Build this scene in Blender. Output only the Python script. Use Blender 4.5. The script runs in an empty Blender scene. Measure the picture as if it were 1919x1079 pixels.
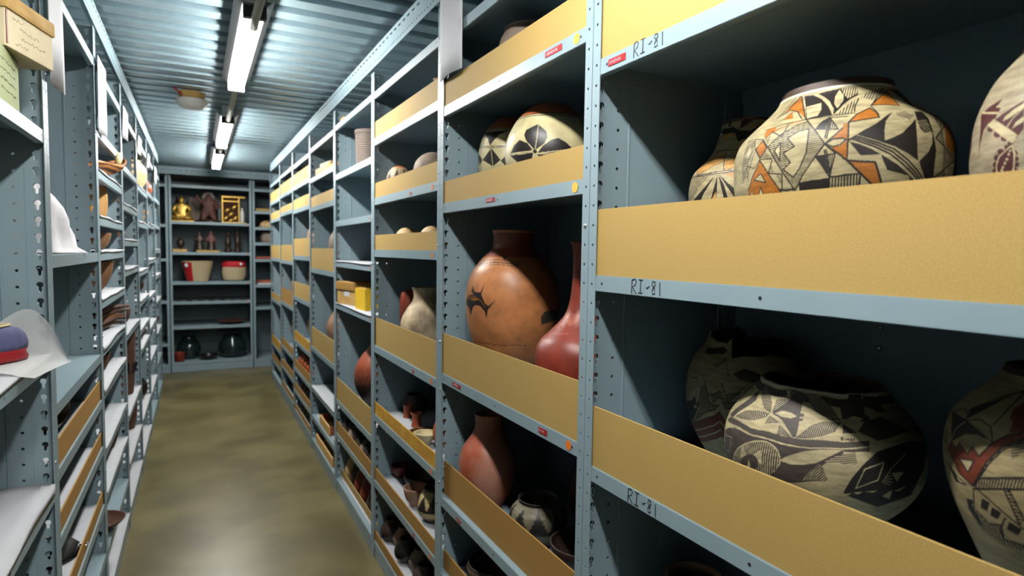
import bpy, bmesh, math, random
import numpy as np
from mathutils import Matrix, Vector
S = bpy.context.scene
COL = S.collection
random.seed(7)
# ------------------------------------------------------------------ camera
YAW, PITCH, ROLL, F_PX, EYE = 0.48465727, 0.06052031, 0.01494568, 1124.01, 1.53407
cy_, sy_, cp_, sp_ = math.cos(YAW), math.sin(YAW), math.cos(PITCH), math.sin(PITCH)
fwd = Vector((sy_*cp_, cy_*cp_, -sp_)); rgt = Vector((cy_, -sy_, 0)); up = rgt.cross(fwd)
r2 = rgt*math.cos(ROLL) + up*math.sin(ROLL); u2 = -rgt*math.sin(ROLL) + up*math.cos(ROLL)
cam_d = bpy.data.cameras.new('camera'); cam = bpy.data.objects.new('camera', cam_d); COL.objects.link(cam)
cam.matrix_world = Matrix(((r2.x, u2.x, -fwd.x, 0), (r2.y, u2.y, -fwd.y, 0), (r2.z, u2.z, -fwd.z, EYE), (0, 0, 0, 1)))
cam_d.sensor_width = 36.0; cam_d.lens = 36.0*F_PX/1919.0; cam_d.clip_start = 0.05
cam_d.dof.use_dof = True; cam_d.dof.focus_distance = 1.36; cam_d.dof.aperture_fstop = 4.2
S.camera = cam
# ------------------------------------------------------------------ world and exposure
w = bpy.data.worlds.new('world'); S.world = w; w.use_nodes = True
w.node_tree.nodes['Background'].inputs[0].default_value = (0.02, 0.025, 0.03, 1)
w.node_tree.nodes['Background'].inputs[1].default_value = 0.05
S.view_settings.view_transform = 'Standard'; S.view_settings.look = 'None'
S.view_settings.exposure = 0.0; S.view_settings.gamma = 1.0; S.view_settings.use_curve_mapping = False
LAMP = 150.0                      # strength of the tubes
S.cycles.max_bounces = 6; S.cycles.diffuse_bounces = 1; S.cycles.glossy_bounces = 3
S.cycles.sample_clamp_indirect = 4.0; S.cycles.caustics_reflective = False; S.cycles.caustics_refractive = False

# ------------------------------------------------------------------ helpers
def lin(c):
    return tuple(((x/255)/12.92 if x/255 <= .04045 else ((x/255+.055)/1.055)**2.4) for x in c)
def nt(name):
    m = bpy.data.materials.new(name); m.use_nodes = True
    return m, m.node_tree.nodes, m.node_tree.links, m.node_tree.nodes['Principled BSDF']
def mat(name, rgb, rough=.6, metal=0., var=.12, scale=40., bump=0., bscale=None, spec=.5, stretch=(1,1,1), rgb2=None, detail=4):
    """procedural surface: two tones of the thing's own colour mixed by noise, optional bump"""
    m, N, L, b = nt(name)
    c1 = lin(rgb); c2 = lin(rgb2) if rgb2 else tuple(x*(1-var) for x in c1)
    tc = N.new('ShaderNodeTexCoord'); mp = N.new('ShaderNodeMapping'); mp.inputs['Scale'].default_value = stretch
    L.new(tc.outputs['Object'], mp.inputs[0])
    n = N.new('ShaderNodeTexNoise'); n.inputs['Scale'].default_value = scale; n.inputs['Detail'].default_value = detail
    L.new(mp.outputs[0], n.inputs['Vector'])
    r = N.new('ShaderNodeValToRGB'); r.color_ramp.elements[0].position = .35; r.color_ramp.elements[1].position = .65
    r.color_ramp.elements[0].color = (*c2, 1); r.color_ramp.elements[1].color = (*c1, 1)
    L.new(n.outputs[0], r.inputs[0]); L.new(r.outputs[0], b.inputs['Base Color'])
    b.inputs['Roughness'].default_value = rough; b.inputs['Metallic'].default_value = metal
    b.inputs['Specular IOR Level'].default_value = spec
    if bump:
        n2 = N.new('ShaderNodeTexNoise'); n2.inputs['Scale'].default_value = bscale or scale*3; n2.inputs['Detail'].default_value = 3
        L.new(mp.outputs[0], n2.inputs['Vector'])
        bp = N.new('ShaderNodeBump'); bp.inputs['Strength'].default_value = bump; bp.inputs['Distance'].default_value = .002
        L.new(n2.outputs[0], bp.inputs['Height']); L.new(bp.outputs[0], b.inputs['Normal'])
    return m
def weave(name, rgb, rgb2, sc=90., rough=.7, direction='Z', dist=1.5):
    m, N, L, b = nt(name)
    tc = N.new('ShaderNodeTexCoord'); wv = N.new('ShaderNodeTexWave'); wv.bands_direction = direction
    wv.inputs['Scale'].default_value = sc; wv.inputs['Distortion'].default_value = dist; wv.inputs['Detail'].default_value = 2
    L.new(tc.outputs['Object'], wv.inputs['Vector'])
    r = N.new('ShaderNodeValToRGB'); r.color_ramp.elements[0].color = (*lin(rgb2), 1); r.color_ramp.elements[1].color = (*lin(rgb), 1)
    L.new(wv.outputs['Fac'], r.inputs[0]); L.new(r.outputs[0], b.inputs['Base Color'])
    bp = N.new('ShaderNodeBump'); bp.inputs['Strength'].default_value = .6; bp.inputs['Distance'].default_value = .004
    L.new(wv.outputs['Fac'], bp.inputs['Height']); L.new(bp.outputs[0], b.inputs['Normal'])
    b.inputs['Roughness'].default_value = rough
    return m
def painted(name, rough=.5, streak=.25, mott=.25, spec=.4, zs=5):
    """fired clay whose painted decoration is a colour attribute; noise adds wear and streaks"""
    m, N, L, b = nt(name)
    at = N.new('ShaderNodeAttribute'); at.attribute_name = 'paint'
    tc = N.new('ShaderNodeTexCoord'); mp = N.new('ShaderNodeMapping'); mp.inputs['Scale'].default_value = (1, 1, zs)
    L.new(tc.outputs['Object'], mp.inputs[0])
    n = N.new('ShaderNodeTexNoise'); n.inputs['Scale'].default_value = 26; n.inputs['Detail'].default_value = 6; n.inputs['Roughness'].default_value = .65
    L.new(mp.outputs[0], n.inputs['Vector'])
    r = N.new('ShaderNodeMapRange'); r.inputs[1].default_value = .36; r.inputs[2].default_value = .62
    r.inputs[3].default_value = 1-streak; r.inputs[4].default_value = 1.05
    L.new(n.outputs[0], r.inputs[0])
    n2 = N.new('ShaderNodeTexNoise'); n2.inputs['Scale'].default_value = 9; n2.inputs['Detail'].default_value = 3
    L.new(tc.outputs['Object'], n2.inputs['Vector'])
    rr = N.new('ShaderNodeMapRange'); rr.inputs[1].default_value = .3; rr.inputs[2].default_value = .7
    rr.inputs[3].default_value = 1-mott; rr.inputs[4].default_value = 1.05; L.new(n2.outputs[0], rr.inputs[0])
    mu = N.new('ShaderNodeMath'); mu.operation = 'MULTIPLY'; L.new(r.outputs[0], mu.inputs[0]); L.new(rr.outputs[0], mu.inputs[1])
    vm = N.new('ShaderNodeVectorMath'); vm.operation = 'SCALE'; L.new(at.outputs['Color'], vm.inputs[0]); L.new(mu.outputs[0], vm.inputs['Scale'])
    L.new(vm.outputs[0], b.inputs['Base Color'])
    b.inputs['Roughness'].default_value = rough; b.inputs['Specular IOR Level'].default_value = spec
    bp = N.new('ShaderNodeBump'); bp.inputs['Strength'].default_value = .08; bp.inputs['Distance'].default_value = .002
    L.new(n.outputs[0], bp.inputs['Height']); L.new(bp.outputs[0], b.inputs['Normal'])
    return m
def emit(name, rgb, s):
    m, N, L, b = nt(name)
    b.inputs['Base Color'].default_value = (.9, .9, .9, 1)
    b.inputs['Emission Color'].default_value = (*rgb, 1); b.inputs['Emission Strength'].default_value = s
    return m

M = {}
M['steel'] = mat('blue_grey_enamel', (136, 157, 165), .38, 0, .06, 6, .02, 400)
M['galv'] = mat('galvanised_steel', (140, 162, 170), .28, .5, .08, 35, .015, 60, stretch=(1, .4, 1))
M['galvb'] = mat('galvanised_angle', (150, 172, 180), .42, .25, .1, 40)
M['pencil'] = mat('faded_pencil', (150, 140, 118), .8)
M['card'] = mat('tan_chipboard', (180, 151, 90), .7, 0, 0, 420, .03, 700, .3, rgb2=(168, 139, 79), detail=6)
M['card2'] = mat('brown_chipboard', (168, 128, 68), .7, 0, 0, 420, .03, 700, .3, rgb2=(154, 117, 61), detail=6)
M['ply'] = weave('pine_plywood', (214, 168, 62), (190, 140, 45), 5., .6, 'X', 9.)
M['floor'] = mat('stained_concrete', (118, 109, 72), .32, 0, 0, 2.4, .03, 90, .45, rgb2=(88, 80, 49), detail=9)
M['wall'] = mat('painted_block_wall', (150, 160, 160), .7, 0, .06, 5)
M['white'] = mat('white_paper', (205, 207, 212), .7, 0, .04, 12)
M['tissue'] = mat('white_tissue_liner', (182, 185, 190), .8, 0, .06, 9, .2, 14)
M['cloth'] = mat('white_cloth', (204, 202, 206), .85, 0, .06, 30, .6, 45)
M['lampwhite'] = mat('white_enamel_housing', (215, 220, 220), .4)
M['tube'] = emit('lit_fluorescent_tube', (1.0, .985, .95), LAMP)
M['black'] = mat('black_plastic_and_hole_shade', (22, 22, 24), .5)  # also colours the flat discs that stand for shade in lip holes
M['conduit'] = mat('grey_conduit', (128, 128, 108), .5, .2)
M['screw'] = mat('zinc_bolt', (200, 205, 205), .3, .9)
M['red'] = mat('red_label_tape', (158, 22, 30), .45, 0, .05, 30)
M['orange'] = mat('orange_sticker', (236, 120, 28), .5, 0, .05, 30)
M['yellowdot'] = mat('pale_orange_sticker', (240, 180, 70), .5, 0, .05, 30)
M['ink'] = mat('black_marker', (30, 32, 34), .6)
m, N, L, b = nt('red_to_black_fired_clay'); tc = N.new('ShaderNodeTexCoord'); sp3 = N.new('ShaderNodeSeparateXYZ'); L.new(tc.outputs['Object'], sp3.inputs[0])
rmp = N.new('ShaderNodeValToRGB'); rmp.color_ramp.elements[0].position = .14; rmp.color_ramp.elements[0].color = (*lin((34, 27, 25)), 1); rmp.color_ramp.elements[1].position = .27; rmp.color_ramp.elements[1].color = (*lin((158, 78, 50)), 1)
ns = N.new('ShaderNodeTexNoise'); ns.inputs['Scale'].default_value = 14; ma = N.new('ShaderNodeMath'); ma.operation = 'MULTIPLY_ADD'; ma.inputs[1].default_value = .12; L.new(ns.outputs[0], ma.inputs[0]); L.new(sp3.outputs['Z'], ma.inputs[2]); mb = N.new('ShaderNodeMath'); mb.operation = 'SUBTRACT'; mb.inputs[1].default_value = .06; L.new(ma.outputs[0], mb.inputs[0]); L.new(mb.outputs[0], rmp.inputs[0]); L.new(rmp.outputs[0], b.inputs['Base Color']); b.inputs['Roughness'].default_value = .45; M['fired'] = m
M['paint'] = painted('painted_clay', .5, .4, .16)
M['paintd'] = painted('worn_painted_clay', .6, .38, .3)
M['gloss'] = painted('burnished_clay', .4, .2, .32, .5, 1)
M['terra'] = mat('terracotta', (176, 88, 50), .5, 0, 0, 14, .05, 60, rgb2=(140, 62, 38))
M['saltclay'] = mat('red_clay_with_pale_bloom', (160, 76, 48), .45, 0, 0, 9, .05, 60, rgb2=(176, 128, 108), detail=7)
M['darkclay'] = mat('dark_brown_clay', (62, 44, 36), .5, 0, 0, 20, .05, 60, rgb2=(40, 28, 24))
M['greyclay'] = mat('grey_buff_clay', (150, 134, 116), .65, 0, 0, 14, .05, 60, rgb2=(118, 104, 92))
M['pinkclay'] = mat('pinkish_clay', (176, 138, 110), .6, 0, 0, 14, .05, 60, rgb2=(140, 106, 86))
M['tanclay'] = mat('cream_tan_clay', (214, 186, 140), .6, 0, 0, 12, .05, 60, rgb2=(180, 146, 100))
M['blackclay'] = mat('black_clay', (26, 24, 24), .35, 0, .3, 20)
M['redclay'] = mat('deep_red_clay', (120, 40, 30), .4, 0, .3, 20)
M['basket'] = weave('brown_basketry', (140, 94, 46), (80, 48, 22))
M['basket_l'] = weave('tan_basketry', (206, 160, 88), (150, 100, 46), 110.)
M['basket_d'] = weave('dark_basketry', (104, 62, 38), (54, 30, 20), 120.)
M['basket_w'] = weave('cream_basketry', (232, 214, 176), (190, 166, 124), 120.)
M['wood'] = weave('striped_wood', (172, 112, 54), (66, 36, 20), 16., .55, 'Z', 3.)
M['lightwood'] = mat('light_wood', (214, 172, 104), .6, 0, .18, 12, 0, None, .4, (1, 12, 12))
M['bone'] = mat('bone', (226, 206, 150), .5)
M['gold'] = mat('gold_leaf', (205, 165, 78), .38, .7, .3, 30)
M['carton'] = mat('buff_carton', (226, 212, 176), .75, 0, .08, 20)
M['cartonlid'] = mat('stained_carton_lid', (204, 168, 104), .75, 0, 0, 14, rgb2=(184, 144, 80))
M['greencarton'] = mat('pale_green_carton', (176, 186, 132), .75, 0, .1, 12)
M['yellow'] = mat('yellow_card', (232, 190, 40), .6)
M['purple'] = mat('slate_purple_canvas', (84, 86, 124), .8, 0, .2, 50)
M['redrubber'] = mat('red_rubber', (140, 18, 30), .45)
M['crimson'] = mat('crimson_band', (188, 24, 34), .7)
M['bronze'] = mat('dark_bronze', (66, 52, 44), .4, .4, .4, 25)
M['rosewood'] = mat('carved_reddish_stone', (112, 70, 62), .6, 0, .4, 30, .3, 40)
M['glass'] = mat('dark_glazed_ceramic', (28, 44, 44), .12, 0, .2, 4)
M['cream'] = mat('cream_paint', (222, 206, 160), .6)
M['plaster'] = mat('white_moulded_plastic', (226, 222, 214), .5)
m, N, L, b = nt('glassine'); b.inputs['Base Color'].default_value = (.8, .81, .8, 1); b.inputs['Roughness'].default_value = .6
tr = N.new('ShaderNodeBsdfTransparent'); mx = N.new('ShaderNodeMixShader'); mx.inputs[0].default_value = .62
L.new(tr.outputs[0], mx.inputs[1]); L.new(b.outputs[0], mx.inputs[2]); L.new(mx.outputs[0], N['Material Output'].inputs[0]); M['glassine'] = m

def ob(name, me, m=None, parent=None, loc=None, rz=None):
    o = bpy.data.objects.new(name, me); COL.objects.link(o)
    if m is not None and len(me.materials) == 0: me.materials.append(M[m] if isinstance(m, str) else m)
    if parent: o.parent = parent
    if loc is not None: o.location = loc
    if rz is not None: o.rotation_euler[2] = rz
    return o
def solid(bm, geom=None, thickness=.001):
    bm.normal_update(); fs = bm.faces[:]; bd = [e for e in bm.edges if e.is_boundary]
    d = {v: bm.verts.new(v.co - v.normal*thickness) for v in bm.verts[:]}
    for f in fs: bm.faces.new([d[v] for v in reversed(f.verts)])
    for e in bd: a, b = e.verts; bm.faces.new((a, b, d[b], d[a]))
def bmo(name, bm, m, parent=None, loc=None, rz=None, smooth=False):
    me = bpy.data.meshes.new(name)
    bmesh.ops.recalc_face_normals(bm, faces=bm.faces); bm.to_mesh(me); bm.free()
    if smooth: me.polygons.foreach_set('use_smooth', [True]*len(me.polygons))
    return ob(name, me, m, parent, loc, rz)
def tag(o, label, cat, group=None):
    o['label'] = label; o['category'] = cat
    if group: o['group'] = group
    return o
def thing(name, label, cat, loc=(0, 0, 0), rz=0., group=None):
    o = bpy.data.objects.new(name, None); COL.objects.link(o); o.empty_display_size = .05
    o.location = loc; o.rotation_euler[2] = rz
    return tag(o, label, cat, group)
def structure(o): o['kind'] = 'structure'; return o
def box(bm, x0, x1, y0, y1, z0, z1, bev=0):
    vs = [bm.verts.new(p) for p in ((x0, y0, z0), (x1, y0, z0), (x1, y1, z0), (x0, y1, z0), (x0, y0, z1), (x1, y0, z1), (x1, y1, z1), (x0, y1, z1))]
    fs = [bm.faces.new([vs[i] for i in f]) for f in ((0, 3, 2, 1), (4, 5, 6, 7), (0, 1, 5, 4), (1, 2, 6, 5), (2, 3, 7, 6), (3, 0, 4, 7))]
    if bev:
        es = list({e for f in fs for e in f.edges}); bmesh.ops.bevel(bm, geom=es, offset=bev, segments=2, affect='EDGES', profile=.7)
def boxo(name, dims, m, parent=None, bev=0, loc=None, rz=None):
    bm = bmesh.new(); box(bm, *dims, bev=bev); return bmo(name, bm, m, parent, loc, rz)
def tube(bm, pts, r, n=10, cap=True):
    rings = []
    for i, p in enumerate(pts):
        p = Vector(p); a = Vector(pts[max(i-1, 0)]); c = Vector(pts[min(i+1, len(pts)-1)]); t = (c-a).normalized()
        u = t.cross(Vector((0, 0, 1)));
        if u.length < 1e-3: u = t.cross(Vector((1, 0, 0)))
        u.normalize(); v = t.cross(u); rr = r[i] if isinstance(r, (list, tuple)) else r
        rings.append([bm.verts.new(p + u*rr*math.cos(2*math.pi*k/n) + v*rr*math.sin(2*math.pi*k/n)) for k in range(n)])
    for A, B in zip(rings, rings[1:]):
        for k in range(n): bm.faces.new((A[k], A[(k+1) % n], B[(k+1) % n], B[k]))
    if cap: bm.faces.new(rings[0]); bm.faces.new(rings[-1])
def smoothprof(P, n=6):
    P = np.array(P, float); out = []
    for i in range(len(P)-1):
        p0, p1, p2, p3 = P[max(i-1, 0)], P[i], P[i+1], P[min(i+2, len(P)-1)]
        for t in np.linspace(0, 1, n, endpoint=False):
            out.append(.5*((2*p1)+(-p0+p2)*t+(2*p0-5*p1+4*p2-p3)*t*t+(-p0+3*p1-3*p2+p3)*t**3))
    out.append(P[-1]); return np.array(out)
def lathe_bm(prof, n=40, thick=.005, sx=1., sy=1., jit=0., seed=0, closed_top=False, n_s=5, floor_z=None):
    """round vessel standing on z=0: outer wall, lip, inner wall and floor"""
    P = smoothprof(prof, n_s); P[:, 1] = np.maximum(P[:, 1], .0008)
    rings = [(z, r) for z, r in P]
    if not closed_top:
        ins = [(max(z, .008), max(r-thick, .002)) for z, r in P[::-1]]
        rings += [(P[-1][0]+.0015, P[-1][1]-thick*.5)] + ins
    rnd = random.Random(seed); ph = rnd.random()*6
    bm = bmesh.new(); V = []
    for z, r in rings:
        V.append([bm.verts.new((sx*r*math.cos(t)*(1+jit*math.sin(3*t+ph+z*20)), sy*r*math.sin(t)*(1+jit*math.sin(2*t+ph*2)), z)) for t in [2*math.pi*k/n for k in range(n)]])
    for A, B in zip(V, V[1:]):
        for k in range(n): bm.faces.new((A[k], A[(k+1) % n], B[(k+1) % n], B[k]))
    bm.faces.new(V[0][::-1]); bm.faces.new(V[-1])
    return bm
def vessel(name, label, cat, prof, m, loc, group=None, rz=0., **k):
    o = bmo(name, lathe_bm(prof, **k), m, None, loc, rz, True); return tag(o, label, cat, group)
def strip_with_holes(width, pitch, n, shape, center, flip=False):
    """flat plate in (u,v): u across 0..width, v up 0..n*pitch, one real hole per pitch"""
    bm = bmesh.new(); K = len(shape)
    def outer(p):      # project the hole point outward onto the cell border
        dx, dy = p[0]-center[0], p[1]-center[1]; sc = 1e9
        if dx > 1e-9: sc = min(sc, (width-center[0])/dx)
        if dx < -1e-9: sc = min(sc, -center[0]/dx)
        if dy > 1e-9: sc = min(sc, (pitch-center[1])/dy)
        if dy < -1e-9: sc = min(sc, -center[1]/dy)
        return (center[0]+dx*sc, center[1]+dy*sc)
    ou = [outer(p) for p in shape]
    # push nearest outer samples on to the exact corners
    for cx, cy in ((0, 0), (width, 0), (width, pitch), (0, pitch)):
        i = min(range(K), key=lambda j: (ou[j][0]-cx)**2+(ou[j][1]-cy)**2); ou[i] = (cx, cy)
    for c in range(n):
        a = [bm.verts.new((p[0], 0, p[1]+c*pitch)) for p in shape]; b_ = [bm.verts.new((p[0], 0, p[1]+c*pitch)) for p in ou]
        for i in range(K):
            j = (i+1) % K
            bm.faces.new((a[i], a[j], b_[j], b_[i]))
    bmesh.ops.remove_doubles(bm, verts=bm.verts, dist=1e-5)
    return bm
def circle(cx, cy, r, n=12, ph=.13): return [(cx+r*math.cos(2*math.pi*i/n+ph), cy+r*math.sin(2*math.pi*i/n+ph)) for i in range(n)]
def keyhole(cx, cy, r, w, h):
    pts = []
    for i in range(11):
        t = -math.pi*.32+(math.pi*1.64)*i/10
        pts.append((cx+r*math.cos(t), cy+h*.5-r+r*math.sin(t)))
    pts += [(cx-w, cy-h*.12), (cx-w*.85, cy-h*.42), (cx-w*.3, cy-h*.5), (cx+w*.3, cy-h*.5), (cx+w*.85, cy-h*.42), (cx+w, cy-h*.12)]
    return pts
def slot(cx, cy, a, b_, n=12): return [(cx+a*math.cos(2*math.pi*i/n+.13), cy+b_*math.sin(2*math.pi*i/n+.13)) for i in range(n)]

# ------------------------------------------------------------------ the setting
XR, XL, YB = .7653, -.3417, 8.30        # faces of the right row, the left row and the cross row at the end
W, D, HP = .9135, .457, 2.40            # bay width, depth, post height
Y0R, Y0L = 1.0918, 1.9606
structure(boxo('floor', (-2.4, 3.0, -3.0, 9.28, -.1, 0), 'floor'))
structure(boxo('wall_back', (-2.4, 3.0, 9.16, 9.28, 0, 2.56), 'wall'))
structure(boxo('wall_left', (-2.4, -2.28, -3.0, 9.16, 0, 2.56), 'wall'))
structure(boxo('wall_right', (2.88, 3.0, -3.0, 9.16, 0, 2.56), 'wall'))
structure(boxo('wall_front', (-2.28, 2.88, -3.0, -2.88, 0, 2.56), 'wall'))
bm = bmesh.new()                       # ribbed steel deck: flutes run across the aisle
ys = []; y = -2.88
while y < 9.15:
    ys += [(y, 2.525), (y+.080, 2.525), (y+.088, 2.578), (y+.144, 2.578)]; y += .152
ring = [(bm.verts.new((-2.28, a, z)), bm.verts.new((2.88, a, z))) for a, z in ys]
for (a, b1), (c, d) in zip(ring, ring[1:]): bm.faces.new((a, b1, d, c))
solid(bm, geom=bm.faces[:], thickness=-.004)
structure(bmo('ceiling', bm, 'galv'))

# ------------------------------------------------------------------ lamps
def fixture(y, label):
    t = thing('fluorescent_light', label, 'ceiling light', (.212, y, 2.525))
    bm = bmesh.new(); box(bm, -.035, .035, 0, 1.27, -.07, 0, .006); bmo('housing', bm, 'lampwhite', t)
    bm = bmesh.new(); P_ = [(-.072, -.045), (-.045, -.0715), (.045, -.0715), (.072, -.045)]
    V_ = [(bm.verts.new((x_, .0, z_)), bm.verts.new((x_, 1.27, z_))) for x_, z_ in P_]
    for A_, B_ in zip(V_, V_[1:]): bm.faces.new((A_[0], A_[1], B_[1], B_[0]))
    solid(bm, thickness=.0012); bmo('shade_wings', bm, 'black', t)
    for s in (-1, 1):
        bm = bmesh.new(); tube(bm, [(s*.022, .045, -.100), (s*.022, 1.225, -.100)], .0135, 14); bmo('tube', bm, 'tube', t, smooth=True)
    for yy in (.012, 1.225):
        boxo('end_socket', (-.042, .042, yy, yy+.033, -.118, -.0725), 'lampwhite' if yy > 1 else 'black', t, .004)
    return t
for y, l in ((-2.2, 'twin tube strip light furthest behind, above the unseen start of the aisle'), (.05, 'twin tube strip light overhead, just before the first one in view'),
             (2.52, 'nearest lit twin tube strip light hanging under the ribbed ceiling'), (4.72, 'middle lit strip light, just past the round smoke detector'),
             (6.33, 'furthest lit strip light, close to the shelving across the aisle end')): fixture(y, l)
for ya, yb, l in ((1.32, 2.60, 'grey conduit running along the ceiling into the nearest strip light'), (3.79, 4.80, 'grey conduit between the nearest and the middle strip light'), (5.99, 6.34, 'short grey conduit between the middle and the furthest strip light')):
    bm = bmesh.new(); tube(bm, [(.212, ya, 2.40), (.212, yb-.1, 2.40), (.212, yb, 2.392)] if yb < 3 else [(.212, ya, 2.43), (.212, yb, 2.43)], .016, 12)
    tag(bmo('conduit', bm, 'conduit', smooth=True), l, 'conduit')
t = thing('smoke_detector', 'round white smoke detector with a yellowish base on the ribbed ceiling', 'smoke detector', (-.01, 4.45, 2.525))
bmo('detector_base', lathe_bm([(-.045, .07), (-.02, .078), (0, .078)], 32, closed_top=True), 'cartonlid', t, smooth=True)
bmo('detector_body', lathe_bm([(-.10, .045), (-.095, .07), (-.07, .09), (-.05, .093), (-.045, .088)], 32, closed_top=True), 'plaster', t, smooth=True)
bm = bmesh.new(); tube(bm, [(-.02, -.02, -.045), (-.05, -.03, -.035), (-.07, -.075, -.02), (-.10, -.10, -.002)], .006, 8); bmo('wire', bm, 'redrubber', t, smooth=True)
bm = bmesh.new(); bmesh.ops.create_cone(bm, cap_ends=True, segments=20, radius1=.012, radius2=.012, depth=.0012)
tag(bmo('floor_sticker', bm, 'orange', loc=(.577, 2.69, .0008)), 'small orange sticker on the concrete floor by the right row', 'sticker')

# ------------------------------------------------------------------ shelving
PIT = .0425; NP = int(HP/PIT)
def front_bm():
    bm = strip_with_holes(.0262, PIT, NP, circle(.0140, PIT*.5, .0032, 10), (.0140, PIT*.5))
    solid(bm, geom=bm.faces[:], thickness=.0018); return bm
def side_bm():
    bm = strip_with_holes(.046, PIT, NP, keyhole(.021, PIT*.5, .0078, .0042, .027), (.021, PIT*.5))
    solid(bm, geom=bm.faces[:], thickness=.0018); return bm
def post_mesh():
    bm = front_bm(); me = bpy.data.meshes.new('tmp'); b2 = side_bm()
    b2.transform(Matrix.Rotation(math.pi/2, 4, 'Z')); b2.transform(Matrix.Translation((.0018, 0, 0))); b2.to_mesh(me); b2.free()
    bm.from_mesh(me); bpy.data.meshes.remove(me)
    o = bpy.data.meshes.new('post'); bmesh.ops.recalc_face_normals(bm, faces=bm.faces); bm.to_mesh(o); bm.free(); o.materials.append(M['steel']); return o
POST = post_mesh()
def side_panel_mesh():
    bm = strip_with_holes(.05, PIT, NP, circle(.022, PIT*.5, .0040, 10), (.022, PIT*.5))
    h = NP*PIT
    ys_ = [(.05, 0), (.052, -.002), (.055, -.002), (.057, 0), (D-.11, 0), (D-.108, -.002), (D-.105, -.002), (D-.103, 0), (D-.05, 0)]
    prev = None
    for yy, dx in ys_:
        cur = (bm.verts.new((yy, dx, 0)), bm.verts.new((yy, dx, h)))
        if prev: bm.faces.new((prev[0], cur[0], cur[1], prev[1]))
        prev = cur
    solid(bm, geom=bm.faces[:], thickness=.001)
    bm.transform(Matrix.Rotation(math.pi/2, 4, 'Z'))      # u -> +y
    bm.transform(Matrix.Translation((0, .046, 0)))
    o = bpy.data.meshes.new('side_panel'); bmesh.ops.recalc_face_normals(bm, faces=bm.faces); bm.to_mesh(o); bm.free(); o.materials.append(M['steel']); return o
SIDE = side_panel_mesh()
def shelf_mesh():
    bm = bmesh.new(); x0, x1 = .004, W-.004; LH = .034
    fx0, fx1 = .0262, W-.0262
    box(bm, x0, x1, .004, D-.004, -.0015, 0)
    bm2 = bmesh.new(); box(bm2, fx0, fx1, -.0002, .0016, -LH, .0006)
    es = [e for e in bm2.edges if all(v.co.y < 0 for v in e.verts) and abs(e.verts[0].co.z-e.verts[1].co.z) < 1e-6]
    bmesh.ops.bevel(bm2, geom=es, offset=.0012, segments=2, affect='EDGES'); me = bpy.data.meshes.new('t'); bm2.to_mesh(me); bm2.free(); bm.from_mesh(me); bpy.data.meshes.remove(me)
    box(bm, fx0, fx1, .0016, .0045, -.0015, .0004)
    box(bm, fx0, fx1, .0016, .016, -LH, -LH+.0015); box(bm, x0, x1, D-.006, D-.0045, -LH, 0)
    box(bm, x0, x0+.0015, .02, D-.02, -LH, 0); box(bm, x1-.0015, x1, .02, D-.02, -LH, 0)
    for xx in (.05, W/2, W-.05): # punched hole's inner shade painted as a flat black disc on the lip
        vs = [bm.verts.new((xx+.0032*math.cos(t), -.0006, -.0165+.0032*math.sin(t))) for t in [2*math.pi*k/10 for k in range(10)]]
        bm.faces.new(vs[::-1]).material_index = 1
    o = bpy.data.meshes.new('shelf'); bm.to_mesh(o); bm.free(); o.materials.append(M['steel']); o.materials.append(M['black']); return o
SHELF = shelf_mesh()
bm = bmesh.new(); box(bm, .001, W-.001, D-.002, D-.0005, .04, HP-.02)
BACK = bpy.data.meshes.new('back_panel'); bm.to_mesh(BACK); bm.free(); BACK.materials.append(M['steel'])
bm = bmesh.new(); bmesh.ops.create_uvsphere(bm, u_segments=10, v_segments=6, radius=.0052); bm.transform(Matrix.Scale(.6, 4, (0, 1, 0)))
BOLT = bpy.data.meshes.new('bolt'); bm.to_mesh(BOLT); bm.free(); BOLT.materials.append(M['screw']); BOLT.polygons.foreach_set('use_smooth', [True]*len(BOLT.polygons))
UNITS = {}
def unit(key, origin, rz, shelves, label, group=None, back=True, D=D):
    ds = D/.457
    """steel bay: origin at its front left foot seen from the aisle"""
    t = thing('shelving_unit', label, 'shelving', origin, rz, group); UNITS[key] = t; t_sh = []
    for px, py, sx, sy in ((0, 0, 1, 1), (W, 0, -1, 1), (0, D, 1, -1), (W, D, -1, -1)):
        o = ob('post', POST, None, t, (px+sx*.0012, py+(0 if sy > 0 else 0), 0)); o.scale = (sx, sy, 1)
    for px, sx in ((.0025, 1), (W-.0025, -1)):
        o = ob('side_panel', SIDE, None, t, (px, .048*(1-ds), 0)); o.scale = (sx, ds, 1)
    if back: ob('back_panel', BACK, None, t, (0, D-.457, 0))
    for z in shelves: o = ob('shelf', SHELF, None, t, (0, 0, z)); o.scale[1] = ds; t_sh.append(o)
    rnd = random.Random(key)
    for k in range(4):
        ob('bolt', BOLT, None, t, (rnd.choice((.0140, W-.0140)), -.0022, PIT*(rnd.randint(8, NP-3)+.5)))
    zb = min(shelves); boxo('kick_plate', (.027, W-.027, .002, .0035, .003, zb-.036), 'steel', t)
    return t, t_sh
def on_lip(shelf, x, z, w, h, m, name, disc=False, parent=None):
    bm = bmesh.new()
    if disc: bmesh.ops.create_cone(bm, cap_ends=True, segments=24, radius1=w, radius2=w, depth=.0006); bm.transform(Matrix.Rotation(math.pi/2, 4, 'X'))
    else: box(bm, -w/2, w/2, -.0003, .0003, -h/2, h/2)
    return bmo(name, bm, m, shelf, (x, -.0011, z))
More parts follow.
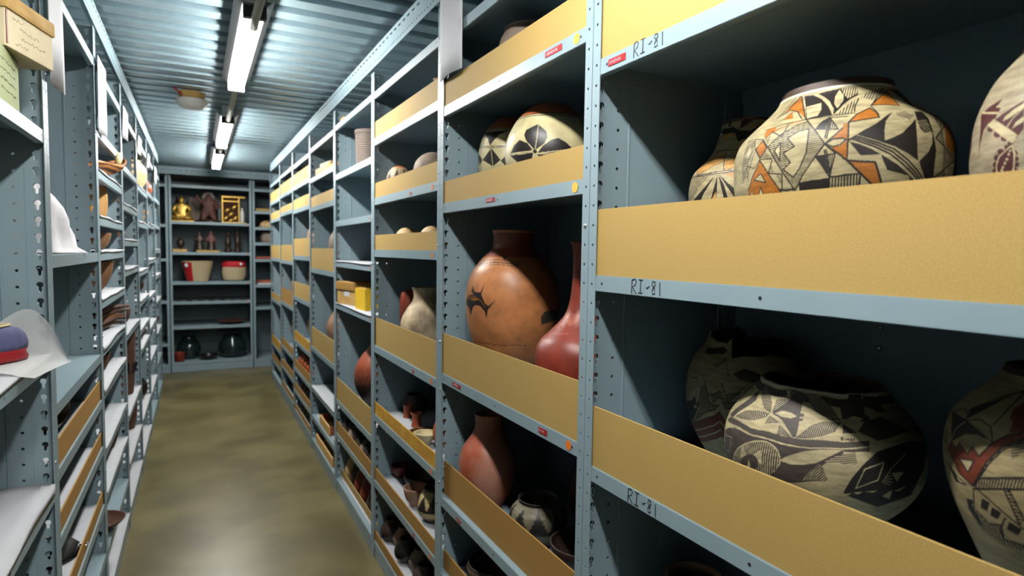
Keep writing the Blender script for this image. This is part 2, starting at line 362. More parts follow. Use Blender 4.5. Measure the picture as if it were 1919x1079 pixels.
def tape(shelf, x, z, w=.05, h=.013):
    o = on_lip(shelf, x, z, w, h, 'red', 'label_tape'); o['label'] = 'red embossed label tape'
    bm = bmesh.new(); n = max(4, int(w*130)); 
    for k in range(n):
        xx = -w*.40+k*w*.68/n; hh = random.choice((.0026, .0034, .0034)); box(bm, xx, xx+w*.022, -.0003, .0001, -hh, hh)
        if k % 2: box(bm, xx, xx+w*.05, -.0003, .0001, hh-.0012, hh)
        elif k % 3: box(bm, xx, xx+w*.045, -.0003, .0001, -hh, -hh+.0012)
    bmo('embossed_text', bm, 'white', o, (0, -.0003, 0))
def dot(shelf, x, z, m='orange', r=.0095): on_lip(shelf, x, z, r, r, m, 'round_sticker', True)
RI = [[(0, 0), (.001, .025)], [(.001, .024), (.008, .0265), (.0115, .022), (.009, .016), (.002, .0125), (.012, .0)], [(.018, .0255), (.028, .0255)], [(.023, .0255), (.022, .003)], [(.017, .0025), (.027, .003)],
      [(.036, .0135), (.038, .0115), (.044, .016)], [(.057, .0235), (.051, .0245), (.050, .0185), (.056, .0125), (.057, .004), (.051, .003), (.0505, .009), (.0575, .019), (.057, .0235)], [(.068, .023), (.0685, .001)]]
def marking(shelf, x, z, sc=1.):
    bm = bmesh.new()
    for st in RI: tube(bm, [(p[0]*sc*1.2, 0, p[1]*sc*1.12) for p in st], .001, 6)
    o = bmo('marker_writing', bm, 'ink', shelf, (x, -.0009, z)); o.scale[1] = .5; return o

RIGHT = {1: [2.275, 1.944, 1.485, 1.064, .62, .30, .09], 2: [2.275, 2.030, 1.698, 1.100, .653, .372, .09], 3: [2.285, 2.065, 1.781, 1.533, 1.067, .726, .396, .085],
         4: [2.288, 1.988, 1.705, 1.459, 1.201, .596, .381, .085], 5: [2.277, 2.055, 1.841, 1.389, .795, .488, .268, .086], 6: [2.26, 2.072, 1.870, 1.472, 1.115, .726, .476, .275, .095],
         7: [2.265, 2.067, 1.885, 1.416, .997, .548, .337, .12], 8: [2.257, 2.053, 1.853, 1.424, .96, .444, .26, .10]}
RLAB = {1: 'nearest shelving bay on the right, lips marked RI-81, full of black-on-cream jars', 2: 'second shelving bay on the right, holding the big orange jar', 3: 'third shelving bay on the right, with a cream jar behind its deep guard board',
        4: 'fourth shelving bay on the right, nearly bare, with a carton and a yellow box', 5: 'fifth shelving bay on the right, with an empty white-lined shelf low down', 6: 'sixth shelving bay on the right, wholly fronted by guard boards',
        7: 'seventh shelving bay on the right, last but one before the aisle end', 8: 'last shelving bay on the right, beside the cross shelving'}
RS = {}
def ry(i): return Y0R+(i-2)*W           # near edge of right bay i
for i in RIGHT:
    _, RS[i] = unit('r%d' % i, (XR, ry(i)+W, 0), -math.pi/2, RIGHT[i], RLAB[i])
for z in (1.392, 1.350):
    o = ob('bolt', BOLT, None, UNITS['r1'], (ry(1)+W-.718, D-.004, z))
def lx(i, Y): return ry(i)+W-Y          # local x on a right-bay lip
tape(RS[1][1], lx(1, 1.008), -.0165, .056, .014); marking(RS[1][1], lx(1, .955), -.028); marking(RS[1][2], lx(1, .942), -.0305); marking(RS[1][3], lx(1, .936), -.0305)
tape(RS[2][1], lx(2, 1.257), -.015, .076, .014); dot(RS[2][1], lx(2, 1.158), -.016, 'yellowdot', .012); tape(RS[2][2], lx(2, 1.597), -.014, .06, .012); dot(RS[2][2], lx(2, 1.152), -.016, 'yellowdot', .012)
tape(RS[2][3], lx(2, 1.842), -.016, .07, .013); tape(RS[2][3], lx(2, 1.275), -.016, .042, .014); dot(RS[2][3], lx(2, 1.156), -.016, 'orange', .011); tape(RS[2][4], lx(2, 1.815), -.022, .04, .012)
for k in (2, 3, 4, 5, 6): dot(RS[3][k], lx(3, 2.085), -.017)
for k, Y in ((2, 2.336), (4, 2.298), (6, 2.281)): tape(RS[3][k], lx(3, Y), -.02, .03, .012)
for k in (1, 2, 3, 4): dot(RS[4][k], lx(4, 2.98), -.016, 'orange', .007)
LEFT = {1: [2.275, 1.826, 1.245, .887, .47, .09], 2: [2.26, 1.505, 1.103, .92, .73, .495, .29, .09], 3: [2.26, 2.004, 1.836, 1.649, 1.506, 1.31, 1.115, .94, .695, .512, .28, .09],
        4: [2.26, 1.975, 1.762, 1.566, 1.401, 1.05, .60, .333, .09], 5: [2.26, 1.945, 1.70, 1.36, 1.154, .96, .824, .344, .09], 6: [2.26, 1.98, 1.72, 1.42, 1.12, .86, .60, .33, .09], 7: [2.26, 2.0, 1.74, 1.5, 1.25, 1.0, .7, .4, .09]}
LLAB = {1: 'nearest shelving bay on the left, holding cartons and loose white paper', 2: 'second shelving bay on the left, with the white cloth bundle', 3: 'third shelving bay on the left, with the striped boat-shaped basket',
        4: 'fourth shelving bay on the left, with the tall brown drum', 5: 'fifth shelving bay on the left, with the round tan pot on top', 6: 'sixth shelving bay on the left, with the small orange pot', 7: 'last shelving bay on the left, before the cross aisle'}
LS = {}
def ly(i): return Y0L+(i-2)*W
for i in LEFT:
    _, LS[i] = unit('l%d' % i, (XL, ly(i), 0), math.pi/2, LEFT[i], LLAB[i])
BACKS = {'m': (-.285, [2.28, 1.84, 1.47, 1.107, .865, .560, .125], 'cross shelving bay facing the aisle end, with the gold seated figure'), 'r': (.6365, [2.28, 2.0, 1.795, 1.60, 1.39, 1.06, .775, .10], 'cross shelving bay at the aisle end, right of the gold figure bay'),
         'l': (-1.2065, [2.28, 1.8, 1.39, .88, .36, .10], 'cross shelving bay at the aisle end, mostly hidden behind the left row')}
BS = {}
for k, (x0, sh, lab) in BACKS.items(): _, BS[k] = unit('b'+k, (x0, YB, 0), 0, sh, lab, D=.76)
for k in ('m', 'r'):
    for s in BS[k][1:]: dot(s, W-.06, -.017, 'orange', .008)

def beam(label, x, y0, y1, facing):
    """perforated angle bolted along the post tops"""
    n = int((y1-y0)/.06)
    A = strip_with_holes(.044, .06, n, slot(.024, .03, .0042, .017), (.024, .03)); me = bpy.data.meshes.new('t')
    A.transform(Matrix.Translation((.046, 0, 0))); A.to_mesh(me); A.free()
    B = strip_with_holes(.046, .03, n*2, circle(.022, .015, .0042, 10), (.022, .015)); B.from_mesh(me); bpy.data.meshes.remove(me)
    bmesh.ops.remove_doubles(B, verts=B.verts, dist=1e-5)
    solid(B, geom=B.faces[:], thickness=.0025)
    # u -> z (up), v -> y
    B.transform(Matrix(((0, 1, 0, 0), (0, 0, 1, 0), (1, 0, 0, 0), (0, 0, 0, 1))))
    t = thing('perforated_beam', label, 'steel beam', (x, y0, HP+.0005))
    bmo('web', B, 'galvb', t)
    s = facing; boxo('flange', tuple(sorted((0, -s*.05)))+(0, y1-y0, .087, .09), 'galvb', t)
    return t
beam('perforated steel angle along the tops of the right row', XR, .18, 7.45, -1)
beam('perforated steel angle along the tops of the left row', XL, 1.08, 7.40, 1)
t = thing('perforated_beam', 'perforated steel angle across the tops of the cross shelving', 'steel beam', (-1.2, YB, HP+.0005))
B = strip_with_holes(.088, .06, 45, slot(.05, .03, .0042, .017), (.05, .03)); solid(B, geom=B.faces[:], thickness=.0025)
B.transform(Matrix(((0, 0, 1, 0), (0, 1, 0, 0), (1, 0, 0, 0), (0, 0, 0, 1)))); bmo('web', B, 'galvb', t); boxo('flange', (0, 2.7, 0, .05, .087, .09), 'galvb', t)

# ------------------------------------------------------------------ guard boards of the right row
def board(name, label, x, y0, y1, z, h, m='card', ch=0., lean=0., group=None, cat='guard board', th=.0045, droop=0.):
    bm = bmesh.new(); pts = [(y0, 0), (y1, 0), (y1, h-ch-droop), (y1-ch, h-droop), (y0+ch, h), (y0, h-ch)] if ch else [(y0, 0), (y1, 0), (y1, h-droop), (y0, h)]
    a = [bm.verts.new((0, p[0]-y0, p[1])) for p in pts]; c = [bm.verts.new((th, p[0]-y0, p[1])) for p in pts]
    bm.faces.new(a); bm.faces.new(c[::-1])
    for i in range(len(a)): j = (i+1) % len(a); bm.faces.new((a[i], c[i], c[j], a[j]))
    o = bmo(name, bm, m, None, (x, y0, z+.0006)); o.rotation_euler[1] = lean; return tag(o, label, cat, group)
ORD = ['top', 'second', 'third', 'fourth', 'fifth', 'sixth', 'seventh', 'eighth', 'ninth', 'tenth', 'eleventh', 'twelfth']
BAY = {1: 'nearest', 2: 'second', 3: 'third', 4: 'fourth', 5: 'fifth', 6: 'sixth', 7: 'seventh', 8: 'last'}
G = {(1, 1): (.15, 'tan guard board above the upper RI-81 marking, cut off by the frame top'), (1, 2): (.142, 'wide tan guard board hiding the feet of the big black and orange jar'), (1, 3): (.133, 'wide tan guard board in front of the broken-rimmed dark jar'),
     (2, 1): (.085, 'tan guard board high in the second bay, under the hanging paper'), (2, 2): (.076, 'tan guard board in front of the two black-leaf jars'), (2, 3): (.141, 'deep tan guard board below the big orange jar'), (2, 4): (.120, 'brown guard board in front of the shadowed red jar'), (2, 5): (.07, 'lowest visible guard board of the second right bay'),
     (3, 1): (.079, 'pale guard board on the second shelf from the top, third right bay'), (3, 2): (.072, 'pale guard board in front of the orange and black upturned bowl'), (3, 3): (.070, 'tan guard board in front of two small bowls, third right bay'), (3, 4): (.135, 'deep tan guard board in front of the mottled cream jar'), (3, 5): (.06, 'wavy-grained yellow plywood board in front of the terracotta cups'), (3, 6): (.06, 'brown guard board in front of the dotted bowl'), (3, 7): (.05, 'lowest brown guard board of the third right bay'),
     (4, 5): (.134, 'deep tan guard board in front of the red and black egg-shaped jar'), (4, 6): (.075, 'brown guard board second lowest in the fourth right bay'), (4, 7): (.05, 'lowest yellow-tan guard board of the fourth right bay'),
     (5, 2): (.073, 'pale guard board near the top of the fifth right bay'), (5, 3): (.148, 'deep square-looking tan guard board at eye level, fifth right bay'), (5, 4): (.150, 'deep tan guard board above the empty white-lined shelf'),
     (6, 1): (.10, 'pale guard board highest in the sixth right bay'), (6, 2): (.085, 'pale guard board third shelf down in the sixth right bay'), (6, 3): (.145, 'deep tan guard board at eye level in the sixth right bay'), (6, 4): (.128, 'deep yellow-tan guard board fifth shelf down in the sixth right bay'), (6, 5): (.08, 'yellow guard board sixth shelf down in the sixth right bay'), (6, 6): (.075, 'brown guard board seventh shelf down in the sixth right bay'), (6, 7): (.06, 'brown guard board second lowest in the sixth right bay'), (6, 8): (.045, 'lowest brown guard board of the sixth right bay'),
     (7, 1): (.105, 'pale guard board highest in the seventh right bay'), (7, 2): (.06, 'pale guard board third shelf down in the seventh right bay'), (7, 3): (.15, 'deep yellow-tan guard board at eye level in the seventh right bay'), (7, 4): (.14, 'brown guard board fifth shelf down in the seventh right bay'), (7, 5): (.075, 'brown guard board third lowest in the seventh right bay'), (7, 6): (.065, 'brown guard board second lowest in the seventh right bay'), (7, 7): (.05, 'lowest guard board of the seventh right bay'),
     (8, 1): (.105, 'pale guard board highest in the last right bay'), (8, 2): (.075, 'buff guard board third shelf down in the last right bay'), (8, 3): (.14, 'buff guard board at eye level in the last right bay'), (8, 4): (.07, 'yellow guard board fifth shelf down in the last right bay'), (8, 5): (.09, 'yellow guard board third lowest in the last right bay'), (8, 6): (.06, 'brown guard board second lowest in the last right bay')}
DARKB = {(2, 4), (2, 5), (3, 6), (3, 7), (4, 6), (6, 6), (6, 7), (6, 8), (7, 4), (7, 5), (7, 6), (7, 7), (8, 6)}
GX = {(2, 4): .785, (2, 5): .785, (3, 4): .772, (4, 7): .80}
for (i, k), (h, lab) in G.items():
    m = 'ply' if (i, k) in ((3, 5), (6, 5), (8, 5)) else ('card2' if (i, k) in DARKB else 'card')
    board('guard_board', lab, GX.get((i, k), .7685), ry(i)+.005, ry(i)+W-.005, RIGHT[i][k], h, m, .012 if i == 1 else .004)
for i, k, z, lab in ((2, 2, .075, 'first'), (2, 3, .068, 'mid'), (2, 4, .055, 'low')):
    h = {2: .075, 3: .055, 4: .05}[k]
    lab = {2: 'brown guard board in front of the dark round pot, second left bay', 3: 'middle of the three brown guard boards low in the second left bay', 4: 'lowest of the three brown guard boards in the second left bay'}[k]
    board('guard_board', lab, XL-.0095, ly(2)+.006, ly(2)+W-.006, LEFT[2][k+1], h, 'card2', .004)

# ------------------------------------------------------------------ painted jars
HERO={
'A1':(0.96, 0.642, 1.492, [(0, 0.075), (0.04, 0.105), (0.08, 0.132), (0.12, 0.152), (0.155, 0.161), (0.19, 0.162), (0.215, 0.16), (0.238, 0.151), (0.255, 0.135), (0.275, 0.113), (0.295, 0.093), (0.312, 0.084), (0.318, 0.082)], 124, 2.6),
'A2':(1.06, 0.925, 1.487, [(0, 0.055), (0.06, 0.088), (0.12, 0.112), (0.168, 0.121), (0.2, 0.12), (0.225, 0.111), (0.25, 0.088), (0.272, 0.072), (0.3, 0.062), (0.325, 0.057), (0.332, 0.058)], 0, 0),
'A3':(0.96, 0.322, 1.487, [(0, 0.06), (0.05, 0.088), (0.1, 0.108), (0.15, 0.118), (0.19, 0.12), (0.23, 0.115), (0.27, 0.1), (0.3, 0.078), (0.325, 0.068), (0.345, 0.066)], 0, 0),
'B1':(0.963, 0.662, 1.066, [(0, 0.072), (0.058, 0.126), (0.09, 0.147), (0.117, 0.156), (0.15, 0.157), (0.175, 0.151), (0.2, 0.137), (0.226, 0.113), (0.242, 0.102), (0.252, 0.099)], 0, 0),
'B2':(1.075, 0.925, 1.066, [(0, 0.06), (0.05, 0.092), (0.1, 0.115), (0.15, 0.124), (0.2, 0.122), (0.24, 0.108), (0.27, 0.086), (0.3, 0.075)], 0, 0),
'B3':(0.98, 0.326, 1.066, [(0, 0.05), (0.05, 0.079), (0.1, 0.103), (0.15, 0.124), (0.2, 0.135), (0.24, 0.133), (0.27, 0.121), (0.295, 0.098), (0.315, 0.08), (0.33, 0.074)], 0, 0),
'C1':(0.963, 1.862, 1.7, [(0, 0.055), (0.03, 0.08), (0.07, 0.098), (0.12, 0.108), (0.17, 0.107), (0.21, 0.098), (0.245, 0.082), (0.275, 0.055), (0.29, 0.03), (0.295, 0.0005)], 0, 0),
'C2':(0.937, 1.547, 1.7, [(0, 0.06), (0.03, 0.1), (0.07, 0.126), (0.115, 0.135), (0.155, 0.132), (0.19, 0.119), (0.225, 0.097), (0.255, 0.064), (0.27, 0.033), (0.274, 0.0005)], 0, 0),
'D1':(0.955, 1.806, 1.102, [(0, 0.075), (0.05, 0.105), (0.11, 0.132), (0.18, 0.152), (0.25, 0.16), (0.31, 0.157), (0.36, 0.141), (0.4, 0.113), (0.43, 0.085), (0.45, 0.072), (0.48, 0.069), (0.503, 0.073)], 0, 0),
'D2':(0.945, 1.375, 1.102, [(0, 0.07), (0.04, 0.105), (0.08, 0.122), (0.12, 0.129), (0.16, 0.127), (0.19, 0.113), (0.215, 0.088), (0.24, 0.063), (0.27, 0.043), (0.31, 0.033), (0.37, 0.028), (0.42, 0.028), (0.45, 0.032), (0.462, 0.037)], 0, 0)}

